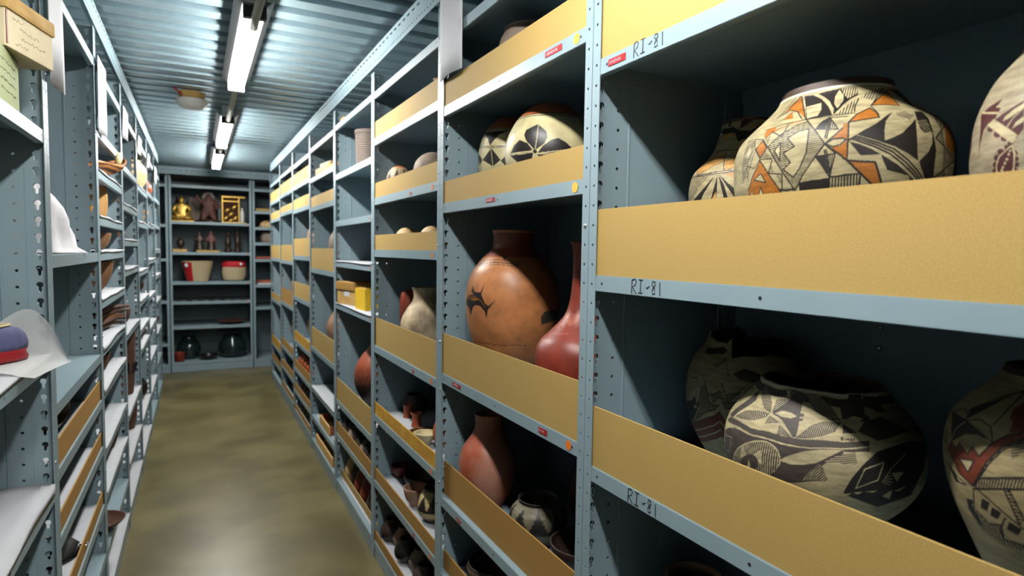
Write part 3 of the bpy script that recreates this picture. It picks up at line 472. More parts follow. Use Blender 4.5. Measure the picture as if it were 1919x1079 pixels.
PAT={
'A1':[[0,0,[[1845,943],[1893,939],[1938,936],[1985,917],[2027,896],[2060,865],[2087,834],[2104,795],[2117,759],[2094,759],[2071,759],[2047,759],[2023,758],[1998,758],[1973,758],[1958,790],[1940,825],[1919,859],[1882,904]]],[0,2,[[1923,857],[1952,859],[1979,861],[2006,864],[2033,867],[2047,812],[2034,770],[2005,767],[1975,763],[1962,793],[1944,825]]],[0,2,[[1834,941],[1861,927],[1912,869],[1918,847],[1863,904]]],[0,0,[[1981,939],[2018,941],[2054,943],[2088,944],[2122,946],[2155,947],[2189,949],[2221,948],[2254,948],[2286,947],[2320,947],[2354,947],[2389,948],[2367,916],[2327,902],[2290,887],[2256,872],[2225,857],[2201,838],[2179,818],[2159,799],[2141,780],[2124,762],[2118,794],[2108,830],[2096,867],[2071,889],[2042,911]]],[0,2,[[1871,951],[1946,943],[1996,928],[2042,911],[2074,882],[2101,852],[2125,802],[2119,763],[2101,811],[2083,837],[2063,863],[2039,890],[1997,913],[1950,934]]],[0,2,[[2168,942],[2195,903],[2188,862],[2165,834],[2144,805],[2124,849],[2130,903],[2148,924]]],[0,2,[[2184,950],[2217,949],[2250,948],[2284,947],[2318,947],[2353,947],[2389,948],[2376,929],[2341,918],[2307,906],[2276,895],[2247,883],[2221,872],[2197,908]]],[2,0,[[2184,950],[2217,949],[2250,948],[2284,947],[2318,947],[2353,947],[2389,948],[2376,929],[2341,918],[2307,906],[2276,895],[2247,883],[2221,872],[2197,908]],-107,32,42],[0,2,[[2136,782],[2158,808],[2183,835],[2208,853],[2237,870],[2266,881],[2297,893],[2331,905],[2367,916],[2353,894],[2308,880],[2269,867],[2244,851],[2220,834],[2199,818],[2179,802],[2157,783],[2137,764]]],[0,2,[[2128,753],[2144,767],[2160,782],[2178,797],[2198,813],[2219,830],[2242,846],[2267,862],[2252,827],[2239,792],[2229,759],[2201,754],[2174,749],[2151,751]]],[2,0,[[2128,753],[2144,767],[2160,782],[2178,797],[2198,813],[2219,830],[2242,846],[2267,862],[2252,827],[2239,792],[2229,759],[2201,754],[2174,749],[2151,751]],-104,36,42],[1,0,[[2136,782],[2183,835],[2237,870],[2297,893],[2367,916]],11],[0,1,[[1814,944],[1845,917],[1879,885],[1908,853],[1932,821],[1952,788],[1969,759],[1915,808],[1849,844],[1792,860],[1747,849],[1745,869],[1743,890],[1742,909],[1763,922],[1787,934]]],[0,1,[[1830,837],[1874,785],[1835,787],[1792,789],[1804,805],[1817,821]]],[1,0,[[1795,947],[1768,911],[1762,866],[1734,845],[1708,824]],10],[1,0,[[1736,949],[1707,914],[1707,869],[1698,822]],10],[1,0,[[1814,944],[1879,885],[1932,821],[1969,759]],10],[1,0,[[1747,849],[1792,860],[1877,832],[1944,766]],10],[1,0,[[1803,946],[1742,909],[1729,876],[1720,842]],10],[1,0,[[1830,837],[1799,809],[1770,782]],10],[1,0,[[1974,755],[2011,755],[2048,755],[2084,754],[2120,754],[2159,754],[2198,755],[2237,756]],10],[1,0,[[1974,755],[1933,752],[1890,749],[1844,735],[1795,724],[1743,695]],10],[1,0,[[1686,746],[1747,747],[1799,751],[1846,755],[1890,755],[1930,756],[1969,758]],10],[0,1,[[1720,708],[1713,744],[1750,745],[1784,747],[1796,723],[1820,729],[1844,736],[1866,743],[1888,752],[1915,753],[1941,755],[1966,757],[1942,752],[1917,749],[1892,745],[1873,739],[1853,734],[1832,729],[1813,722],[1792,715],[1771,708],[1735,694]]],[2,0,[[1775,650],[1795,661],[1814,672],[1832,683],[1849,695],[1868,701],[1885,708],[1902,714],[1919,722],[1935,730],[1954,733],[1973,737],[1992,741],[2011,715],[2027,695],[2008,693],[1988,692],[1968,691],[1947,691],[1929,683],[1911,676],[1893,669],[1916,648],[1937,628],[1918,621],[1897,615],[1877,608],[1890,594],[1903,579],[1916,565],[1897,553],[1877,541],[1896,528],[1914,516],[1931,504],[1930,488],[1929,472],[1927,456],[1916,472],[1904,488],[1893,504],[1880,521],[1867,538],[1853,555],[1839,573],[1824,591],[1810,610],[1794,629]],6,32,45],[0,2,[[1823,625],[1841,640],[1857,656],[1859,636],[1858,618],[1857,599],[1855,581],[1839,603]]],[2,0,[[2004,696],[2034,689],[2047,671],[2060,655],[2071,638],[2083,623],[2072,611],[2061,599],[2050,587],[2038,575],[2027,563],[2016,550],[2004,537],[1992,524],[1980,511],[1969,498],[1958,485],[1946,471],[1933,458],[1932,480],[1931,501],[1947,519],[1963,536],[1972,552],[1981,568],[1990,583],[1998,599],[2000,614],[2002,629],[2003,645],[2004,661],[2004,678]],-18,27,45],[1,0,[[1974,755],[2010,714],[2037,683],[2062,652],[2084,623],[2065,602],[2046,581],[2027,561],[2004,535],[1980,509],[1957,478],[1932,446]],11],[1,0,[[1775,650],[1802,619],[1824,591],[1853,555],[1880,521],[1908,487],[1933,453]],11],[1,0,[[1893,669],[1937,628],[1908,618],[1877,608],[1916,565],[1877,541],[1931,504],[1963,536],[1981,568],[1998,599],[2002,629],[2004,661],[2004,696],[1947,691],[1893,669]],11],[1,0,[[1775,650],[1814,672],[1849,695],[1894,711],[1935,730],[1992,741]],11],[1,0,[[1823,625],[1857,656],[1858,618],[1855,581],[1823,625]],11],[1,0,[[1723,690],[1776,647]],11],[1,0,[[1870,522],[1868,493],[1864,464],[1853,458],[1894,456],[1933,456]],11],[1,0,[[1786,536],[1829,529],[1870,523]],11],[1,0,[[1809,588],[1798,563],[1786,538]],11],[1,0,[[1857,682],[1771,721]],11],[1,0,[[1870,744],[1867,711],[1857,685]],11],[0,1,[[1726,684],[1751,663],[1771,643],[1757,631],[1742,620],[1726,608],[1707,630],[1683,653],[1706,668]]],[1,0,[[1726,684],[1771,643],[1726,608],[1683,653],[1726,684]],10],[0,1,[[1726,596],[1744,578],[1761,560],[1778,543],[1793,526],[1808,509],[1822,493],[1836,476],[1848,460],[1861,445],[1833,439],[1802,434],[1774,436],[1745,438],[1713,439],[1679,441],[1641,444],[1599,447],[1613,467],[1625,487],[1642,504],[1656,522],[1668,539],[1684,553],[1699,567],[1713,582]]],[0,2,[[1731,541],[1749,520],[1766,499],[1739,505],[1709,512],[1678,519],[1705,530]]],[1,0,[[1731,541],[1766,499],[1678,519],[1731,541]],10],[0,2,[[1726,482],[1735,461],[1744,439],[1695,444],[1712,463]]],[0,2,[[1647,472],[1660,447],[1616,450]]],[0,2,[[1788,456],[1810,434],[1785,436],[1758,438]]],[1,0,[[1726,482],[1744,439]],10],[1,0,[[1726,482],[1695,444]],10],[1,0,[[1726,596],[1756,566],[1783,537],[1808,509],[1838,475],[1864,442]],11],[1,0,[[1726,596],[1699,567],[1668,539],[1644,508],[1612,477]],11],[2,0,[[1648,706],[1660,685],[1666,665],[1669,647],[1660,633],[1648,619],[1634,605],[1624,587],[1613,569],[1602,551],[1590,532],[1554,510],[1554,527],[1554,544],[1552,562],[1550,579],[1558,597],[1565,614],[1569,632],[1567,651],[1574,668],[1577,687],[1573,707]],-1,33,45],[0,2,[[1618,676],[1642,646],[1630,632],[1614,618],[1596,636],[1609,656]]],[1,0,[[1644,704],[1723,690]],9],[1,0,[[1644,704],[1678,651],[1726,606]],9],[1,0,[[1726,603],[1678,569],[1610,587]],9],[1,0,[[1726,601],[1809,593]],9],[1,0,[[1573,707],[1567,651],[1567,614],[1553,579]],9],[1,0,[[1685,647],[1657,607],[1634,571],[1610,535]],9],[1,0,[[1610,587],[1617,553],[1621,518]],9],[2,0,[[1730,608],[1745,621],[1758,634],[1785,613],[1809,593],[1784,597],[1758,602]],17,29,45],[2,0,[[1801,574],[1813,555],[1824,537],[1786,538],[1794,556]],-49,24,45],[2,0,[[1831,526],[1869,517],[1867,498],[1863,479],[1853,494],[1842,510]],-47,24,45],[2,0,[[1857,462],[1883,460],[1908,458],[1933,456],[1919,445],[1895,444],[1871,444]],-12,24,40],[2,0,[[1727,698],[1750,709],[1771,721],[1777,696],[1777,673],[1774,653],[1754,674]],39,43,42],[0,0,[[2038,690],[2049,710],[2071,730],[2103,744],[2098,720],[2093,701],[2088,683],[2063,686]]],[2,0,[[2103,744],[2119,724],[2134,708],[2148,676],[2129,678],[2110,681],[2091,683],[2095,701],[2099,720]],-95,27,50],[1,0,[[2038,689],[2076,684],[2113,680],[2148,676]],11],[1,0,[[2103,744],[2098,705],[2092,675],[2085,647]],11],[1,0,[[2113,741],[2107,702],[2100,672],[2093,643]],11],[1,0,[[2103,744],[2127,706],[2148,676]],11],[1,0,[[2038,690],[2070,714],[2103,746]],11],[1,0,[[2113,742],[2157,739],[2200,737]],11],[0,1,[[2088,625],[2102,633],[2115,642],[2129,651],[2143,661],[2156,670],[2169,680],[2183,690],[2197,700],[2193,681],[2191,663],[2188,646],[2186,630],[2164,639],[2145,639],[2126,640],[2107,632]]],[0,1,[[2115,605],[2134,606],[2153,607],[2169,616],[2185,625],[2184,607],[2184,589],[2183,571],[2183,553],[2169,563],[2156,574],[2143,584],[2129,594]]],[1,0,[[2088,623],[2115,642],[2143,661],[2169,680],[2197,700]],13],[1,0,[[2197,703],[2193,663],[2190,627],[2188,602],[2186,577],[2183,552]],14],[1,0,[[2088,618],[2113,601],[2137,585],[2160,569],[2183,552],[2210,530],[2236,508],[2264,486]],15],[1,0,[[2091,623],[2126,638],[2164,638],[2182,629],[2153,611],[2121,607],[2091,621]],11],[0,0,[[2041,575],[2064,575],[2085,576],[2089,559],[2093,543],[2097,526],[2100,510],[2104,494],[2094,507],[2084,521],[2074,535],[2063,548],[2052,561]]],[2,0,[[2088,576],[2110,577],[2132,579],[2128,565],[2124,550],[2120,536],[2115,522],[2111,508],[2107,493],[2103,510],[2099,526],[2096,543],[2092,559]],82,26,50],[1,0,[[2041,575],[2072,576],[2103,578],[2132,580]],11],[1,0,[[2083,597],[2089,571],[2096,546],[2102,521],[2108,496]],11],[1,0,[[2091,598],[2098,570],[2104,533],[2109,496]],11],[1,0,[[2132,580],[2124,551],[2115,521],[2107,491]],11],[1,0,[[2041,575],[2074,535],[2105,492]],11],[1,0,[[2027,562],[2041,575],[2063,597],[2084,620],[2109,600],[2134,581]],11],[0,0,[[1956,480],[1975,481],[1994,483],[2013,484],[2032,485],[2051,486],[2070,486],[2089,487],[2108,487],[2107,471],[2105,455],[2104,438],[2084,438],[2064,437],[2044,437],[2023,437],[2002,437],[1981,437],[1959,437],[1958,458]]],[2,0,[[2110,487],[2128,488],[2145,489],[2162,490],[2179,491],[2196,492],[2213,493],[2230,494],[2247,495],[2245,478],[2244,461],[2242,444],[2223,444],[2205,443],[2186,442],[2167,442],[2148,441],[2129,441],[2109,440],[2110,456],[2110,472]],-92,39,45],[1,0,[[2109,490],[2144,491],[2179,493],[2213,494],[2247,496]],14],[1,0,[[2247,496],[2244,470],[2242,444]],11],[1,0,[[2107,491],[2105,464],[2103,436]],11],[0,1,[[2203,709],[2232,731],[2257,739],[2284,747],[2276,717],[2257,715],[2239,712],[2221,710]]],[1,0,[[2197,703],[2232,733],[2285,750]],12],[1,0,[[2200,707],[2237,711],[2275,715]],12],[0,1,[[2594,926],[2576,893],[2554,858],[2542,828],[2531,797],[2496,799],[2464,802],[2433,805],[2404,805],[2375,805],[2348,806],[2381,829],[2420,852],[2466,876],[2523,901]]],[1,0,[[2594,926],[2554,858],[2531,797],[2480,801],[2433,805],[2390,805],[2348,806],[2407,844],[2484,884],[2594,926]],10],[0,2,[[2324,949],[2362,947],[2402,945],[2443,944],[2487,943],[2534,943],[2586,944],[2521,921],[2462,895],[2413,869],[2373,844],[2347,851],[2320,857],[2293,865],[2304,896],[2316,925]]],[2,0,[[2571,944],[2578,933],[2517,912],[2464,889],[2420,868],[2383,847],[2360,855],[2337,864],[2313,872],[2345,890],[2381,907],[2422,916],[2467,925],[2516,934]],-125,33,42],[1,0,[[2583,942],[2479,896],[2400,847],[2343,800],[2355,737]],10],[1,0,[[2293,865],[2251,811],[2236,767]],10],[0,0,[[2632,939],[2687,936],[2758,936],[2918,946],[2888,925],[2781,890],[2728,860],[2693,833],[2665,807],[2663,787],[2665,769],[2653,781],[2642,795],[2632,808],[2641,833],[2649,857],[2656,880],[2663,903],[2653,923]]],[0,1,[[2206,708],[2225,725],[2247,746],[2272,758],[2299,770],[2327,782],[2337,764],[2347,746],[2349,719],[2328,717],[2307,715],[2286,713],[2266,712],[2246,710],[2226,709]]],[1,0,[[2202,708],[2247,748],[2286,766],[2329,786],[2350,746],[2350,717],[2311,713],[2274,710],[2238,707],[2202,704]],12],[0,1,[[2171,697],[2193,701],[2191,682],[2190,664],[2188,646],[2187,630],[2169,643],[2169,660],[2170,678]]],[0,1,[[2168,610],[2184,620],[2184,604],[2184,587],[2183,571],[2183,554],[2168,564],[2168,580],[2168,595]]],[0,0,[[2194,626],[2212,636],[2231,646],[2250,656],[2269,664],[2287,671],[2307,679],[2327,687],[2347,699],[2370,712],[2395,727],[2441,749],[2414,728],[2393,711],[2376,696],[2367,675],[2359,655],[2358,634],[2357,615],[2380,621],[2403,627],[2424,635],[2447,643],[2464,654],[2483,666],[2503,678],[2524,691],[2548,706],[2537,685],[2530,665],[2526,646],[2523,628],[2523,613],[2523,597],[2523,582],[2524,566],[2525,551],[2525,536],[2502,548],[2479,560],[2461,568],[2442,575],[2424,583],[2407,591],[2387,596],[2367,602],[2348,608],[2329,614],[2309,620],[2290,626],[2271,632],[2252,638],[2233,645],[2214,635]]],[0,0,[[2592,756],[2624,756],[2661,758],[2646,731],[2647,711],[2638,691],[2636,673],[2636,656],[2634,634],[2637,613],[2642,595],[2647,577],[2642,558],[2638,540],[2634,522],[2632,503],[2633,484],[2636,465],[2607,464],[2580,463],[2568,477],[2558,491],[2548,505],[2540,519],[2532,533],[2551,546],[2571,558],[2592,570],[2605,587],[2619,603],[2621,621],[2627,641],[2614,653],[2603,666],[2594,680],[2573,690],[2554,702],[2565,725]]],[0,2,[[2552,698],[2574,686],[2599,675],[2613,660],[2629,645],[2622,626],[2620,608],[2604,590],[2590,573],[2570,560],[2551,547],[2532,534],[2526,547],[2525,561],[2525,575],[2525,590],[2524,604],[2525,618],[2527,633],[2530,648],[2535,664],[2542,680]]],[0,2,[[2444,740],[2481,747],[2523,755],[2536,738],[2552,723],[2507,700],[2486,705],[2465,712],[2453,725]]],[2,0,[[2444,740],[2481,747],[2523,755],[2536,738],[2552,723],[2507,700],[2486,705],[2465,712],[2453,725]],-29,48,55],[0,0,[[2556,702],[2589,705],[2625,708],[2623,689],[2625,672],[2630,655],[2577,643],[2563,654],[2551,665],[2552,683]]],[2,2,[[2558,698],[2588,701],[2621,704],[2620,687],[2621,671],[2625,656],[2578,646],[2554,668]],-56,44,25],[0,0,[[2195,621],[2219,614],[2242,607],[2260,600],[2278,593],[2296,586],[2315,575],[2334,565],[2317,565],[2299,564],[2282,563],[2265,563],[2247,563],[2234,577],[2221,592],[2208,606]]],[0,0,[[2339,564],[2355,555],[2372,546],[2389,537],[2406,529],[2424,520],[2440,508],[2457,497],[2475,486],[2493,474],[2513,463],[2486,462],[2478,480],[2456,484],[2434,489],[2414,493],[2391,498],[2368,503],[2359,520],[2350,536],[2344,550]]],[0,2,[[2201,629],[2217,637],[2233,645],[2252,638],[2271,632],[2290,626],[2309,620],[2329,614],[2348,607],[2367,601],[2387,595],[2407,588],[2422,578],[2438,568],[2454,558],[2471,548],[2488,538],[2505,528],[2518,515],[2531,502],[2546,489],[2562,476],[2578,463],[2549,462],[2520,461],[2500,472],[2481,483],[2462,494],[2445,505],[2428,516],[2412,528],[2396,536],[2379,544],[2363,553],[2347,561],[2332,570],[2316,578],[2301,587],[2284,594],[2267,600],[2250,607],[2234,614],[2217,621]]],[1,0,[[2195,627],[2227,641],[2259,630],[2291,619],[2324,609],[2361,595],[2401,582],[2434,561],[2470,540],[2496,520],[2523,500],[2567,463]],15],[1,0,[[2195,627],[2217,636],[2250,624],[2283,613],[2316,602],[2353,587],[2391,573],[2423,552],[2457,532],[2481,514],[2507,496],[2551,462]],15],[1,0,[[2195,627],[2208,631],[2241,618],[2275,606],[2309,594],[2345,579],[2382,563],[2412,544],[2443,524],[2491,493],[2535,462]],15],[0,1,[[2189,547],[2210,545],[2231,543],[2252,541],[2272,539],[2291,537],[2310,535],[2315,521],[2320,507],[2326,493],[2332,479],[2338,465],[2345,451],[2322,450],[2299,450],[2286,461],[2273,472],[2260,483],[2248,494],[2233,507],[2218,520],[2204,533]]],[1,0,[[2168,560],[2189,548],[2221,544],[2252,540],[2282,538],[2311,535],[2329,492],[2346,450]],17],[1,0,[[2184,550],[2205,531],[2226,512],[2248,494],[2274,471],[2302,449]],17],[1,0,[[2168,494],[2206,494],[2245,495],[2239,451]],13],[2,0,[[2168,492],[2187,492],[2205,492],[2224,492],[2242,493],[2240,472],[2238,451],[2220,450],[2203,450],[2186,449],[2168,448],[2168,463],[2168,477]],-91,39,45],[1,0,[[2881,724],[2768,684],[2693,652],[2647,626],[2683,610],[2726,594],[2780,572],[2862,552],[2772,528],[2715,508],[2671,489],[2634,471]],14],[1,0,[[2779,764],[2710,709],[2718,676],[2707,648],[2707,622],[2715,598],[2713,570],[2711,543],[2712,515],[2728,470]],11],[0,1,[[2771,681],[2895,716],[2913,699],[2923,681],[2899,660],[2885,640],[2860,620],[2853,601],[2851,583],[2849,565],[2799,577],[2761,589],[2730,603],[2730,620],[2736,639],[2749,659]]],[2,0,[[2779,764],[2837,761],[2855,751],[2863,739],[2878,729],[2782,696],[2715,671],[2708,687],[2706,706],[2718,728]],-113,60,45],[2,3,[[2720,593],[2745,582],[2772,571],[2805,561],[2848,551],[2791,538],[2750,526],[2716,515],[2716,530],[2716,546],[2717,561],[2719,577]],-79,49,45],[2,0,[[2657,628],[2688,644],[2729,661],[2718,640],[2715,620],[2717,601],[2685,614]],-16,26,45],[2,0,[[2641,471],[2663,482],[2687,493],[2714,504],[2719,486],[2727,468],[2681,469]],-76,38,45],[0,0,[[2862,736],[2885,723],[2901,710],[2911,697],[2921,679],[2928,660],[2937,642],[2946,625],[2950,608],[2953,591],[2953,572],[2953,553],[2955,534],[2957,517],[2960,499],[2964,482],[2967,481],[2832,470],[2830,486],[2831,502],[2838,518],[2848,535],[2862,552],[2862,567],[2862,582],[2863,598],[2867,613],[2880,630],[2878,646],[2899,664],[2923,684],[2909,700],[2895,716]]]],
'A2':[[0,1,[[1399,641],[1426,673],[1441,701],[1440,732],[1429,750],[1424,768],[1420,784],[1430,741],[1435,721],[1434,698],[1420,678],[1406,659]]],[0,1,[[1599,637],[1499,676],[1435,717],[1422,753],[1416,768],[1606,768],[1691,777],[1794,782],[1879,789],[1901,747],[1923,720],[1890,706],[1858,693],[1824,681],[1790,668],[1751,657],[1707,648]]],[0,1,[[1935,714],[1980,729],[2027,743],[2072,755],[2120,766],[2129,734],[2139,699],[2145,668],[2107,660],[2068,652],[2029,645],[1989,638],[1970,672]]],[0,1,[[1955,624],[1994,624],[2032,624],[2069,624],[2104,624],[2139,625],[2151,596],[2162,568],[2124,578],[2085,589],[2045,600],[2002,612]]],[0,1,[[1385,613],[1383,622],[1376,597],[1373,573],[1368,551],[1376,582]]],[1,0,[[1399,639],[1421,677],[1435,721],[1414,793]],9],[1,0,[[1431,775],[1415,793],[1687,779]],9],[1,0,[[1603,635],[1435,721]],9],[1,0,[[1414,793],[1397,814],[1557,822],[1770,811],[1902,805],[2011,802],[2107,800]],9],[1,0,[[1615,634],[1737,654],[1824,681],[1896,700],[1966,722],[2040,744],[2120,766]],9],[1,0,[[1980,637],[1927,721],[1878,794]],9],[1,0,[[2026,644],[2086,655],[2145,668]],9],[1,0,[[1402,822],[1414,797],[1376,865]],9],[1,0,[[1414,797],[1388,832],[1532,855]],9],[1,0,[[1400,639],[1427,673],[1434,749]],9],[1,4,[[1390,622],[1391,633],[1601,629],[1732,629],[1828,631],[1909,635],[1997,635],[2078,636],[2155,639]],15],[1,4,[[1387,610],[1383,623],[1614,620],[1740,619],[1834,621],[1914,624],[2000,625],[2080,626],[2156,629]],12],[0,0,[[1892,614],[1872,593],[1850,573],[1826,552],[1799,532],[1767,512],[1745,493],[1720,474],[1651,477],[1561,481],[1625,495],[1676,509],[1718,524],[1755,538],[1788,553],[1817,568],[1844,583],[1869,599]]],[0,0,[[1918,615],[1923,591],[1927,567],[1929,545],[1928,522],[1927,499],[1924,477],[1858,477],[1873,499],[1886,522],[1897,545],[1906,567],[1913,591]]],[0,0,[[1927,614],[1962,587],[1994,560],[2007,540],[2018,520],[2029,500],[2040,480],[1999,480],[1991,502],[1981,523],[1970,545],[1958,568],[1943,591]]],[0,0,[[1936,615],[1975,596],[2011,577],[2044,558],[2075,543],[2105,529],[2134,514],[2163,500],[2192,486],[2146,484],[2099,483],[2079,501],[2058,519],[2037,537],[2015,556],[1991,575],[1965,595]]],[0,1,[[1920,521],[1922,499],[1924,477],[1866,477],[1894,499]]],[2,0,[[1382,619],[1518,614],[1634,611],[1712,610],[1775,611],[1831,612],[1797,597],[1760,583],[1718,568],[1688,547],[1649,526],[1600,505],[1534,485],[1434,496],[1441,519],[1427,544],[1368,571],[1373,595]],-149,46,40],[1,0,[[1382,619],[1369,578],[1456,532],[1460,492]],10],[1,0,[[1383,619],[1371,568],[1362,517]],10],[0,0,[[1356,951],[1641,957],[1779,952],[1886,950],[2007,928],[2083,925],[2156,922],[2228,919],[2300,932],[2376,945],[2458,958],[2548,972],[2476,958],[2409,943],[2348,929],[2284,912],[2224,894],[2168,877],[2099,866],[2031,855],[1986,886],[1936,917],[1826,918],[1688,921]]],[0,1,[[1655,921],[1815,917],[1937,915],[1873,900],[1806,886],[1726,864],[1690,893]]],[0,5,[[2055,998],[2137,999],[2216,1000],[2288,1000],[2351,1000],[2405,1000],[2450,1000],[2488,1000],[2476,1000],[2458,1000],[2403,995],[2330,989],[2257,983],[2200,971],[2143,960],[2087,948],[2031,937],[2039,968]]],[1,0,[[1638,1000],[1780,968],[1996,931],[2135,956],[2276,982]],10],[1,0,[[1688,921],[1475,870]],10],[1,0,[[1948,913],[2075,889],[2185,865]],10],[0,0,[[1768,950],[1804,970],[1844,990],[1758,1000],[1747,976]]],[0,0,[[1995,934],[2051,948],[2106,961],[2163,975],[2220,988],[2128,995],[2081,976],[2037,955]]]],
'A3':[[0,3,[[1316,655],[1352,660],[1382,665],[1408,671],[1437,673],[1464,677],[1488,680],[1510,684],[1496,672],[1481,660],[1522,654],[1514,641],[1505,629],[1496,617],[1472,612],[1446,608],[1427,600],[1407,591],[1402,576],[1396,562],[1389,547],[1386,532],[1383,517],[1378,502],[1371,487],[1375,501],[1377,514],[1378,528],[1378,541],[1377,555],[1374,568],[1371,582],[1365,596],[1358,610],[1348,624],[1335,639]]],[1,2,[[1331,658],[1434,645],[1504,636]],12],[1,2,[[1483,660],[1522,654]],10],[0,3,[[1492,615],[1518,621],[1541,627],[1563,632],[1584,637],[1604,642],[1624,647],[1642,652],[1660,657],[1665,643],[1670,630],[1674,617],[1678,604],[1681,591],[1683,579],[1686,566],[1674,557],[1661,547],[1649,537],[1640,525],[1616,536],[1591,547],[1564,558],[1539,569],[1512,580],[1482,592],[1448,605],[1471,610]]],[0,2,[[1555,602],[1568,617],[1591,625],[1613,634],[1630,638],[1647,643],[1664,648],[1669,635],[1650,627],[1630,619],[1599,609],[1577,606]]],[0,2,[[1620,571],[1629,581],[1638,590],[1658,598],[1677,606],[1681,588],[1662,583],[1641,577]]],[1,2,[[1562,555],[1580,571],[1597,587],[1613,602],[1642,618],[1669,635]],8],[1,2,[[1451,607],[1492,616]],8],[1,2,[[1485,615],[1535,597],[1578,580],[1615,564],[1649,548]],13],[1,2,[[1477,613],[1529,594],[1573,576],[1611,559],[1646,543]],13],[1,2,[[1469,611],[1523,591],[1567,573],[1607,555],[1642,538]],13],[1,2,[[1460,609],[1516,588],[1562,569],[1602,551],[1639,534]],13],[1,2,[[1452,607],[1510,585],[1557,566],[1598,547],[1635,529]],13],[0,3,[[1496,585],[1495,580],[1489,577],[1479,576],[1467,578],[1454,581],[1445,586],[1440,591],[1440,595],[1447,598],[1458,599],[1471,597],[1483,594],[1491,589]]],[0,3,[[1554,562],[1553,557],[1547,554],[1538,553],[1526,554],[1515,557],[1507,562],[1503,568],[1504,573],[1510,576],[1520,577],[1532,576],[1542,572],[1551,567]]],[0,3,[[1599,543],[1598,539],[1593,536],[1585,535],[1577,536],[1568,539],[1562,543],[1559,547],[1560,552],[1565,555],[1573,556],[1582,555],[1590,552],[1596,548]]],[0,3,[[1637,526],[1635,522],[1631,519],[1625,518],[1617,518],[1610,521],[1605,525],[1603,529],[1604,533],[1608,536],[1615,537],[1623,536],[1630,533],[1634,530]]],[1,2,[[1468,610],[1522,591],[1566,573],[1605,557],[1640,541]],13],[1,2,[[1460,608],[1515,589],[1561,570],[1601,553],[1636,537]],13],[1,2,[[1451,606],[1508,586],[1555,567],[1596,550],[1632,533]],13],[1,2,[[1443,605],[1501,584],[1550,564],[1591,546],[1629,529]],13],[0,3,[[1629,522],[1610,517],[1590,511],[1571,502],[1550,493],[1544,481],[1537,469],[1535,456],[1532,444],[1529,431],[1560,429],[1589,427],[1616,425],[1643,423],[1647,435],[1652,447],[1655,459],[1653,472],[1650,484],[1647,497],[1639,509]]],[0,3,[[1584,503],[1582,498],[1577,495],[1568,494],[1558,494],[1549,497],[1543,502],[1540,507],[1542,511],[1548,514],[1557,516],[1567,515],[1576,512],[1582,507]]],[0,3,[[1563,486],[1561,481],[1554,478],[1546,477],[1535,478],[1525,480],[1519,485],[1516,490],[1519,494],[1525,497],[1535,499],[1545,498],[1554,495],[1561,490]]],[0,3,[[1550,465],[1548,461],[1541,458],[1533,457],[1524,457],[1515,460],[1510,464],[1508,468],[1511,472],[1516,475],[1525,476],[1534,475],[1542,473],[1548,469]]],[0,3,[[1544,444],[1542,440],[1536,437],[1527,436],[1518,437],[1509,439],[1503,443],[1502,447],[1504,451],[1511,454],[1520,455],[1530,455],[1538,452],[1543,449]]],[0,3,[[1664,492],[1663,489],[1659,487],[1653,486],[1647,486],[1641,488],[1638,491],[1636,495],[1637,498],[1641,501],[1647,502],[1653,501],[1658,499],[1662,496]]],[0,3,[[1669,474],[1668,470],[1664,468],[1659,467],[1653,467],[1647,469],[1643,472],[1642,476],[1643,479],[1647,482],[1652,483],[1659,482],[1664,480],[1668,477]]],[0,3,[[1671,455],[1669,452],[1665,449],[1660,448],[1653,449],[1648,451],[1644,454],[1643,457],[1645,461],[1649,463],[1654,464],[1660,464],[1666,462],[1669,459]]],[0,3,[[1666,437],[1664,434],[1660,431],[1655,430],[1648,430],[1643,432],[1639,435],[1638,439],[1640,442],[1644,445],[1649,446],[1655,446],[1661,444],[1664,441]]],[0,3,[[1617,514],[1616,510],[1612,507],[1606,506],[1599,507],[1591,509],[1587,513],[1584,517],[1586,520],[1590,523],[1597,524],[1604,523],[1611,521],[1615,517]]],[1,2,[[1536,430],[1534,463],[1554,490],[1593,505],[1629,519],[1646,491],[1644,471],[1642,451],[1629,427]],10],[0,2,[[1628,502],[1626,500],[1623,499],[1619,500],[1615,501],[1614,504],[1615,506],[1618,507],[1623,506],[1626,505]]],[0,2,[[1621,491],[1620,489],[1616,488],[1611,488],[1607,490],[1605,493],[1607,495],[1611,496],[1616,496],[1620,494]]],[0,2,[[1611,477],[1609,475],[1605,473],[1599,474],[1595,476],[1593,479],[1595,481],[1599,483],[1605,482],[1609,480]]],[0,2,[[1598,465],[1597,463],[1593,462],[1588,462],[1584,464],[1582,467],[1584,469],[1588,470],[1593,470],[1597,468]]],[0,2,[[1586,454],[1585,452],[1580,451],[1575,451],[1571,453],[1570,456],[1572,458],[1576,459],[1581,459],[1585,457]]],[0,2,[[1578,445],[1576,442],[1572,441],[1567,442],[1563,443],[1561,446],[1563,448],[1567,449],[1572,449],[1577,447]]],[0,3,[[1162,590],[1165,603],[1167,616],[1199,598],[1221,581],[1231,565],[1236,550],[1236,534],[1229,521],[1216,508],[1194,496],[1193,511],[1181,527],[1156,545],[1158,560],[1160,575]]]],
